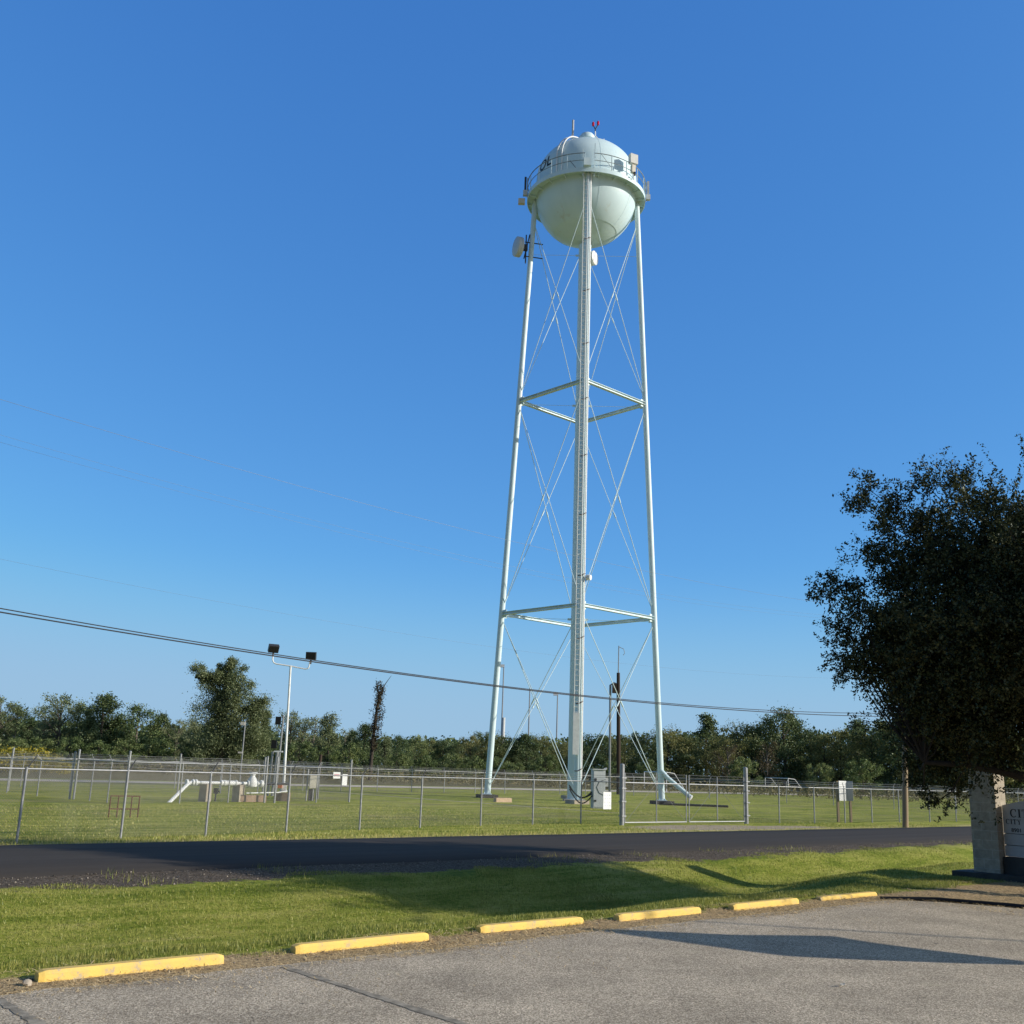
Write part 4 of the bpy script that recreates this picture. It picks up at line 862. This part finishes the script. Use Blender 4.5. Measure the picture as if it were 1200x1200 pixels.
TREES = [  # across the photo, crown top, distance, kind, width factor
 (-25, 822, 150, 'airy', 1), (3, 815, 150, 'airy', 1), (22, 826, 152, 'round', .9), (36, 842, 148, 'oval', 1), (55, 826, 156, 'airy', .9), (73, 810, 150, 'airy', 1.1), (94, 817, 152, 'round', .8), (108, 838, 146, 'oval', 1),
 (123, 815, 148, 'oval', 1.3), (138, 836, 150, 'round', 1), (163, 826, 150, 'round', 1.15), (189, 836, 152, 'oval', 1), (211, 844, 150, 'airy', 1), (229, 845, 160, 'willow', 1), (252, 848, 150, 'dark', 1), (312, 852, 150, 'oval', 1.1),
 (298, 862, 150, 'dark', 1), (342, 836, 168, 'airy', .9), (357, 838, 170, 'airy', .9), (371, 842, 165, 'airy', 1), (386, 838, 150, 'willow', 1.1), (405, 852, 165, 'airy', 1), (416, 858, 160, 'oval', .9), (429, 849, 150, 'oval', 1.1),
 (452, 862, 160, 'willow', 1), (466, 860, 165, 'dark', 1), (488, 861, 180, 'round', 1.2), (505, 866, 185, 'olive', 1), (520, 863, 180, 'dark', 1.1), (536, 867, 190, 'round', 1), (552, 859, 180, 'olive', .9), (565, 860, 185, 'dark', 1.1), (586, 861, 180, 'olive', 1),
 (602, 862, 180, 'dark', 1), (618, 860, 180, 'oval', 1.4), (634, 863, 185, 'olive', 1), (650, 868, 190, 'round', 1), (666, 866, 190, 'olive', 1), (694, 858, 180, 'dark', 1.2), (712, 862, 185, 'olive', .9), (732, 864, 190, 'olive', 1), (754, 859, 180, 'dark', 1), (783, 857, 180, 'olive', 1.2),
 (806, 861, 182, 'dark', 1), (827, 836, 205, 'pine', 1.25), (842, 862, 180, 'olive', 1), (852, 872, 172, 'bare', 1.1), (863, 851, 185, 'olive', 1.1), (880, 848, 190, 'dark', .9), (898, 866, 175, 'bare', 1), (916, 832, 185, 'dark', 1.05), (932, 842, 190, 'oval', 1.2), (950, 856, 185, 'dark', 1),
 (966, 860, 180, 'olive', 1), (985, 855, 180, 'olive', 1.1), (1003, 845, 195, 'oval', 1), (1020, 850, 180, 'dark', 1.1), (1033, 841, 210, 'pine', 1.5), (1046, 846, 180, 'olive', 1.1), (1064, 850, 178, 'dark', 1.1), (1084, 842, 190, 'oval', 1.2), (1106, 848, 180, 'olive', 1.1), (1130, 845, 182, 'dark', 1.1), (1156, 850, 180, 'olive', 1), (1184, 846, 182, 'dark', 1.1), (1215, 848, 180, 'olive', 1),
 # undergrowth in front
 (-12, 868, 140, 'bush', 1), (18, 868, 140, 'bush', 1), (50, 866, 141, 'bush', 1), (84, 864, 140, 'bush', 1), (116, 866, 139, 'bush', 1.1), (148, 866, 140, 'bush', 1), (176, 864, 141, 'bush', 1), (206, 866, 139, 'bush', 1), (236, 872, 140, 'bush', .9), (285, 872, 139, 'bush', .9), (325, 872, 141, 'bush', 1), (352, 868, 142, 'bush', 1), (382, 872, 140, 'bush', 1),
 (410, 872, 141, 'bush', .9), (468, 883, 150, 'bush', 1), (500, 884, 155, 'bush', 1), (530, 886, 150, 'bush', .9), (556, 887, 148, 'bush', 1), (584, 885, 155, 'bush', 1), (605, 890, 150, 'bush', .9), (640, 886, 155, 'bush', 1), (716, 891, 150, 'bush', 1.1), (764, 888, 160, 'bush', 1), (872, 892, 165, 'bush', .9), (960, 894, 165, 'bush', .9), (1010, 890, 165, 'bush', 1)]
protos = {}; count = {}
for u, top, dist, kind, wf in TREES:
    x, y, h = far(u, top+random.gauss(0, 2.5), dist); count[kind] = count.get(kind, 0)+1; i = count[kind]
    key = (kind, random.randrange(2)) if kind not in ('pine', 'bare') else (kind, 0)
    lab = f'{ORD[i-1]} {KIND[kind][1]} from the left in the far tree line'
    if kind == 'pine': lab = 'tall narrow pine rising above the trees right of the tower' if i == 1 else 'layered pine showing just left of the dark oak crown'
    if kind == 'dark' and (u, top) == (916, 832): lab = 'tallest dark dome-topped tree, right of the gate on the far tree line'
    if key not in protos: r = tree_proto(kind); protos[key] = r
    else: r = dup(protos[key])
    r.name = KIND[kind][0]; r.location = (x, y, -.15); hh = h/.98; r.scale = (hh*wf, hh*wf, hh); r.rotation_euler = (0, 0, random.uniform(0, 2*PI))
    tag(r, lab, 'shrub' if kind == 'bush' else 'tree', 'undergrowth along the far tree line' if kind == 'bush' else 'trees of the far tree line')
# the big spreading tree at the left
x, y, h = far(268, 770, 138); k = h
big = thing('spreading_tree', 'tallest tree at the left, grey-green with a lobed leaning crown', 'tree', (x, y, -.1), 0, 'trees of the far tree line')
S_ = 138/F*1.03
lobes = [(240, 794, 15), (252, 792, 12), (268, 778, 9), (275, 786, 14), (262, 800, 18), (282, 806, 18), (270, 820, 24), (292, 822, 17), (304, 832, 13), (250, 828, 18), (285, 840, 22), (258, 848, 24), (300, 846, 13), (280, 862, 26), (245, 866, 22), (308, 836, 9), (262, 880, 22), (290, 880, 18), (238, 790, 8), (262, 786, 9), (257, 810, 12), (262, 834, 16), (296, 832, 12), (254, 880, 24), (302, 868, 14)]
P = []; tb = MB(); tb.tube([(0, 0, 0), (.3, 0, 3.5), (.2, .1, 7), (.4, 0, 11)], [.42, .33, .22, .06], 9)
for u, v, r in lobes:
    xx, yy, zz = far(u, v, 138); c = np.array([xx-x, (yy-y), zz]); rr = r*S_
    for q in range(7): 
        d = rand_dirs(1)[0]*rr*random.random()**.4; P.append(clump_pts(c+d, rr*random.uniform(.3, .6), int(130+17*rr*10)))
    tb.tube([(.2, 0, max(1.5, zz-4)), (c[0]*.5, c[1]*.5, zz-1.2), tuple(c)], [.16, .09, .03], 6)
tb.build('trunk', 'bark', big); polys('crown', leaf_quads(np.concatenate(P), .21, .55), 4, 'leaf_d', big)
# vine-hung dead trunk
x, y, h = far(441, 792, 135); vt = thing('vine_covered_snag', 'tall dead trunk wrapped in brown vines with a bare forked top', 'dead tree', (x, y, -.1))
q = MB(); q.tube([(0, 0, 0), (.1, 0, 5), (.35, 0, 9), (.6, 0, h-2.0)], [.24, .2, .15, .1], 8); q.tube([(.55, 0, h-3), (1.0, 0, h-1.2), (1.9, 0, h+.2)], [.09, .06, .02], 6); q.tube([(.5, 0, h-3.2), (.2, 0, h-1.3), (0, 0, h-.6)], [.08, .05, .02], 6)
for i in range(40):
    z = random.uniform(4, h-.8); a = random.uniform(0, 2*PI); l = random.uniform(.4, 1.0); q.tube([(.35, 0, z), (.35+l*math.cos(a), l*math.sin(a), z+.35*random.uniform(-1, 1))], [.02, .008], 4)
q.build('trunk', 'bark', vt)
P = []
for i in range(150):
    f = random.random(); z = 3.5+(h-4.3)*f; w = .35+.75*max(0, math.sin(PI*min(1, f*.95)))**1.2*(.45+.65*f); a = random.uniform(0, 2*PI)
    P.append(clump_pts(np.array([.05+.55*z/h+w*math.cos(a)*random.random(), w*math.sin(a)*random.random(), z]), .33, 22, 1.3))
polys('vine', leaf_quads(np.concatenate(P), .20, .6), 4, 'vine', vt)
# far wood behind everything, goldenrod and tall rough grass: nobody could count these
P = []
for i in range(3600):
    u = random.uniform(-120, 1320); d = random.uniform(205, 260)
    topv = np.interp(u, [-120, 200, 330, 450, 700, 760, 1320], [840, 852, 862, 868, 868, 862, 854])
    xx, yy, hh = far(u, topv+random.uniform(0, 5), d); z = hh*random.random()**.75
    P.append(clump_pts(np.array([xx, yy, z]), random.uniform(1.0, 2.0), 20))
tag(polys('distant_wood', leaf_quads(np.concatenate(P), .85, .7), 4, 'leaf_c'), 'dark mass of woodland closing the field behind the tree line', 'wood', kind='stuff')
P = []
for i in range(2200):
    u = random.uniform(-80, 1300); d = random.uniform(122, 146); xx, yy, _ = far(u, 880, d); P.append(clump_pts(np.array([xx, yy, random.uniform(.1, .9)]), .7, 7, .7))
q_ = leaf_quads(np.concatenate(P), .42, .3); tag(polys('rough_grass', q_[q_[:, :, 2].min(1) > -.2], 4, 'drygrass'), 'tall rough dry grass and weeds in front of the tree line', 'grass', kind='stuff')
P = []
for i in range(900):
    u = random.gauss(20, 55) if i % 3 else random.uniform(-60, 85); d = random.uniform(108, 120)
    if u > 95: continue
    xx, yy, _ = far(u, 880, d); P.append(clump_pts(np.array([xx, yy, random.uniform(.3, 2.1)*min(1, max(.25, (110-u)/60))]), .5, 10, .8))
tag(polys('goldenrod_patch', leaf_quads(np.concatenate(P), .26, .5), 4, 'flower'), 'bank of yellow goldenrod in bloom at the far left below the trees', 'flowers', kind='stuff')

# ------------------------------------------------------------------ the oak at the right
OX, OY, _ = W(22.3, 8.2); oak = thing('oak_tree', 'large dark oak tree at the right edge, its low leaves hanging over the stone pillar', 'tree', (OX, OY, 0))
def oak_tree():
    global RNG
    random.seed(5); RNG = np.random.default_rng(5)
    cen = np.array([.6, .2, 4.7]); R = np.array([4.7, 4.9, 2.85]); cam_ = np.array([-.49, -.87, 0])
    lumps = []
    for i in range(120):                                     # lumpy crown: foliage masses round the outside and inside
        d = rand_dirs(1)[0]
        if d[2] < -.55: d[2] *= .5
        if i % 3 == 0: d = d+cam_*1.1+np.array([0, 0, random.uniform(-.5, .3)]); d /= np.linalg.norm(d)
        k = random.uniform(.45, .88); c = cen+d*R*k; r = random.uniform(.65, 1.3)
        if c[2] < 2.3: c[2] = 2.3+random.random()*.6
        lumps.append((c, r))
    extra = [(-4.1, .3, 5.75, .5), (-4.45, -.6, 5.3, .4), (-4.3, .2, 4.75, .42), (-3.9, .4, 4.15, .45), (-3.5, .2, 5.2, .7), (-3.2, 0, 4.4, .75), (-3.0, 0, 5.6, .8), (-3.1, .3, 4.9, .8), (-2.8, .3, 3.9, .75), (-3.7, .1, 4.6, .5), (-2.6, .3, 6.3, .75), (-2.2, .2, 7.1, .7), (-3.1, .4, 6.2, .6), (-2.3, .6, 5.2, .9), (-2.2, .5, 4.3, .8), (-3.6, -.4, 5.8, .5), (-3.7, .2, 6.5, .6), (-3.5, .2, 7.1, .6), (-3.2, .4, 7.6, .55), (-2.6, .1, 7.95, .6), (-1.9, .2, 8.1, .6), (-2.8, .3, 7.1, .7), (-1.3, .1, 7.4, .7), (-3.2, 0, 6.2, .8), (-4.8, .2, 5.7, .38), (-2.9, .8, 3.1, .55), (-2.5, .9, 2.8, .6), (-2.2, .4, 3.2, .7), (-1.8, .9, 3.1, .7), (-1.5, 0, 3.3, .8), (-2.9, .2, 3.5, .6), (-1.2, .9, 2.8, .7), (-2.0, -.4, 3.7, .8), (-4.5, .4, 5.9, .42), (-2.1, -.3, 7.5, .55), (-1.4, .2, 7.65, .55), (-.7, 0, 7.2, .6), (.6, .3, 6.9, .8), (-2.8, -.9, 6.1, .65),
             (-2.45, 1.2, 2.35, .42), (-2.8, .9, 1.95, .3), (-2.5, 1.0, 1.65, .28), (-2.9, .9, 2.4, .36), (-1.9, 1.4, 2.7, .6), (-2.0, 1.2, 2.05, .4)]
    extra += [(-4.4, .2, 4.2, .5), (-4.2, .3, 4.15, .42), (-3.7, .3, 4.25, .52), (-3.0, .5, 3.0, .42), (-3.2, -.4, 3.5, .52), (-2.8, -.3, 3.05, .52), (-3.6, -.2, 3.85, .45), (-2.4, -.5, 2.9, .6), (-3.9, -.4, 4.4, .48), (-2.9, -.8, 3.9, .6), (-2.0, -.6, 3.0, .65), (-3.6, -.3, 4.6, .6), (-4.6, 0, 4.9, .42), (-4.0, -.3, 5.0, .6), (-3.3, -.5, 4.0, .7), (-2.7, -.6, 3.6, .7), (-2.4, -.8, 4.2, .8), (-4.0, .2, 7.55, .48), (-3.8, .3, 7.95, .4), (-2.6, .1, 3.2, .6), (-3.0, -.2, 3.5, .6)]
    extra += [(random.uniform(-2.6, .8), random.uniform(-1.8, 2.2), random.uniform(2.9, 4.6), random.uniform(.65, .95)) for _ in range(36)]
    extra += [(random.uniform(-2.5, 1.0), random.uniform(-2, 2), random.uniform(5.7, 6.9), random.uniform(.7, .95)) for _ in range(18)]
    for dx, dy, z, r in extra:
        lumps.append((np.array([dx, dy, z]), r))
    base_s = TS(OX, OY)[1]
    lumps = [(c, r) for c, r in lumps if base_s+EN[0]*c[0]+EN[1]*c[1]+1.9*(c[2]-.5*r) > 11.0 or c[2] > 4.5]
    o_ = np.array([10.9-OX, 24.1-OY, 1.75]); sv_ = np.array([math.sin(SUN_AZ)*math.cos(SUN_EL), math.cos(SUN_AZ)*math.cos(SUN_EL), math.sin(SUN_EL)])   # a gap the sun finds to the pillar
    lumps = [(c, r) for c, r in lumps if (c-o_) @ sv_ < .4 or np.linalg.norm(c-o_-sv_*((c-o_) @ sv_)) > r+1.15]
    br = MB(); br.tube([(0, 0, -.1), (.05, .02, .8), (-.05, .05, 1.9)], [.36, .26, .22], 12)
    heads = []
    for i in range(9):
        a = 2*PI*i/9+random.uniform(-.3, .3); e = random.uniform(.35, 1.25); L = random.uniform(2.4, 3.6)
        p = [Vector((-.05, .05, 1.7+.25*random.random()))]
        for j in range(1, 5):
            p.append(p[-1]+Vector((math.cos(a)*math.cos(e), math.sin(a)*math.cos(e), math.sin(e)))*L/4); a += random.uniform(-.2, .2); e += random.uniform(-.2, .12)
        br.tube(p, [.13, .11, .09, .065, .04], 8); heads += [np.array(q) for q in p[1:]]
    heads = np.array(heads); shoots = []
    for c, r in lumps:
        h = heads[np.argmin(((heads-c)**2).sum(1))]; m_ = (h+c)/2+np.array([0, 0, -.15]); br.tube([Vector(h), Vector(m_), Vector(c)], [.022, .015, .008], 5)
        for q in range(int(30*r*r)+12):                      # shoots radiating from each mass, leaves along them
            d = rand_dirs(1)[0]; out = (c-cen)/np.linalg.norm(c-cen); d = d+out*.55+np.array([0, 0, .18]); d /= np.linalg.norm(d)
            o = c+rand_dirs(1)[0]*r*.35*random.random(); L = r*random.uniform(.5, 1.15)*(1.45 if random.random() < .2 else 1)
            e = o+d*L; 
            if e[2] < 1.12 or e[2] > 9.4: continue
            k = int(46*L); f = RNG.random(k)**.75; pts = o+np.outer(f, e-o)+RNG.normal(size=(k, 3))*(.035+.06*(1-f))[:, None]; pts[:, 2] += .05*f*f
            shoots.append(pts)
            if q % 3 == 0: br.tube([Vector(o), Vector(e)], [.008, .003], 3, False)
            for b2 in range(2):                              # side sprigs
                f2 = random.uniform(.3, .95); o2 = o+(e-o)*f2; d2 = rand_dirs(1)[0]+d*.6; d2 /= np.linalg.norm(d2); k2 = int(26*L); g = RNG.random(k2); shoots.append(o2+np.outer(g*L*.45, d2)+RNG.normal(size=(k2, 3))*.03)
    br.build('trunk', 'oakbark', oak)
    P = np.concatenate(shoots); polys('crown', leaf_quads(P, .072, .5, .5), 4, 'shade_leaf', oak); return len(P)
print('oak leaves', oak_tree())

# ------------------------------------------------------------------ unseen shadow casters added outside the frame, to the right
sd = Vector((math.sin(SUN_AZ), math.cos(SUN_AZ), 0)); tl_ = math.tan(SUN_EL)
b0 = Vector((*gp(1200, 1129.5), 0))+sd*4.3; qd = Vector((-sd.y, sd.x, 0))
fb = thing('shadow_blade', 'unseen blade-shaped sheet on a thin pole, added to shadow the car park', 'shadow caster', b0)  # invented shape, its outline traced back from the shadow it casts
def cast(u, v): g = Vector((*gp(u, v), 0))-b0; return qd*g.dot(qd)+Vector((0, 0, -g.dot(sd)*tl_))
MB().tube([(0, 0, 0), cast(1200, 1129.5), cast(975, 1108), cast(672, 1087.5)], [.04, .04, .03, .015], 7).build('pole', 'steel', fb)
MB().add([cast(*q) for q in ((1200, 1127), (1090, 1114), (1020, 1105), (976, 1097.5), (930, 1096.5), (860, 1096), (770, 1092), (668, 1087), (740, 1097), (800, 1105), (860, 1113.5), (920, 1121), (1000, 1125), (1110, 1129), (1200, 1131.5))], [tuple(range(15))]).build('shadow_sheet', 'offwhite', fb)
fl = thing('flagpole', 'unseen bare flagpole added beyond the right edge for its thin shadow', 'flagpole', (gp(1190, 1102.8)[0]+sd.x*19, gp(1190, 1102.8)[1]+sd.y*19, 0)); q = MB(); q.tube([(0, 0, 0), (0, 0, 9.2)], [.06, .035], 10); q.ball((0, 0, 9.25), .08, 6); q.build('pole', 'steel', fl)

# ------------------------------------------------------------------ light, sky, camera
sc = bpy.context.scene
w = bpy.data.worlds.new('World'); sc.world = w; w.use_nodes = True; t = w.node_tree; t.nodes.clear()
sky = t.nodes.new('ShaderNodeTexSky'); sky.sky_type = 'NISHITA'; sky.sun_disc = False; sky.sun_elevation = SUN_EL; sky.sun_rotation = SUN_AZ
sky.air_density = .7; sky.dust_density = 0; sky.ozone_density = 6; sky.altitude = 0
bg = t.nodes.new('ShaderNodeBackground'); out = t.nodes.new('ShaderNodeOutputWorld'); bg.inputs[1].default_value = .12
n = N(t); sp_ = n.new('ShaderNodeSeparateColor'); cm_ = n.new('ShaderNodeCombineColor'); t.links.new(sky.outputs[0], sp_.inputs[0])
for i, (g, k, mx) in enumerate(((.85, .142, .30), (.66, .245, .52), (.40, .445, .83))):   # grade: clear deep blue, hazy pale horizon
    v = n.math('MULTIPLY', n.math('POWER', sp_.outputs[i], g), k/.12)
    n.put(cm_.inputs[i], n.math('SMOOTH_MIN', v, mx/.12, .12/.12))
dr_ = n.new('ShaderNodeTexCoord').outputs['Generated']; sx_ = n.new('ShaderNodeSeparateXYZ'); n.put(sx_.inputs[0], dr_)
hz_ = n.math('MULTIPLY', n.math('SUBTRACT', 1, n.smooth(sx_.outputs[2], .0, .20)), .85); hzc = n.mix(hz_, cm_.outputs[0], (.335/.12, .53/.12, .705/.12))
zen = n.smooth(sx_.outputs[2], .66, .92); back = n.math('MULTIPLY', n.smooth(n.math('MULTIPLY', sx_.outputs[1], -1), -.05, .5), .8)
c_ = n.mix(back, hzc, (.11/.12, .20/.12, .36/.12))                  # sky dimmed behind and overhead to cut the fill light
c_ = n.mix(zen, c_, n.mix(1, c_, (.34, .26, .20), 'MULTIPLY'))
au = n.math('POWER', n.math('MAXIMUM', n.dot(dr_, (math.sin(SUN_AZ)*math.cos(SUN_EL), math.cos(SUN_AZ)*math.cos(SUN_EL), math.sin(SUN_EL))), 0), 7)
c_ = n.mix(au, c_, (.95/.12, .9/.12, .78/.12), 'ADD')                          # warm glow added around the sun, out of frame, as soft fill
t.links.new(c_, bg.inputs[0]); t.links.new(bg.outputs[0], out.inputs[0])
l = bpy.data.lights.new('sun', 'SUN'); l.energy = 5.0; l.angle = math.radians(.53); l.color = (1, .93, .82)
so = bpy.data.objects.new('sun', l); C.objects.link(so)
sv = Vector((math.sin(SUN_AZ)*math.cos(SUN_EL), math.cos(SUN_AZ)*math.cos(SUN_EL), math.sin(SUN_EL))); so.rotation_euler = sv.to_track_quat('Z', 'Y').to_euler()
cam = bpy.data.cameras.new('camera'); co = bpy.data.objects.new('camera', cam); C.objects.link(co); sc.camera = co
cam.sensor_width = 36; cam.sensor_fit = 'HORIZONTAL'; cam.lens = 36*F/1200; cam.clip_end = 6000; cam.clip_start = .05
r0 = Vector((1, 0, 0)); u0 = Vector((0, -math.sin(PITCH), math.cos(PITCH))); cr, sr = math.cos(ROLL), math.sin(ROLL)
X = r0*cr+u0*sr; Y = -r0*sr+u0*cr; Z = X.cross(Y)
mw = Matrix((X, Y, Z)).transposed().to_4x4(); mw.translation = (0, 0, EYE); co.matrix_world = mw
sc.view_settings.view_transform = 'Standard'; sc.view_settings.look = 'None'; sc.view_settings.exposure = 0
sc.render.engine = 'CYCLES'; sc.render.resolution_x = sc.render.resolution_y = 1024
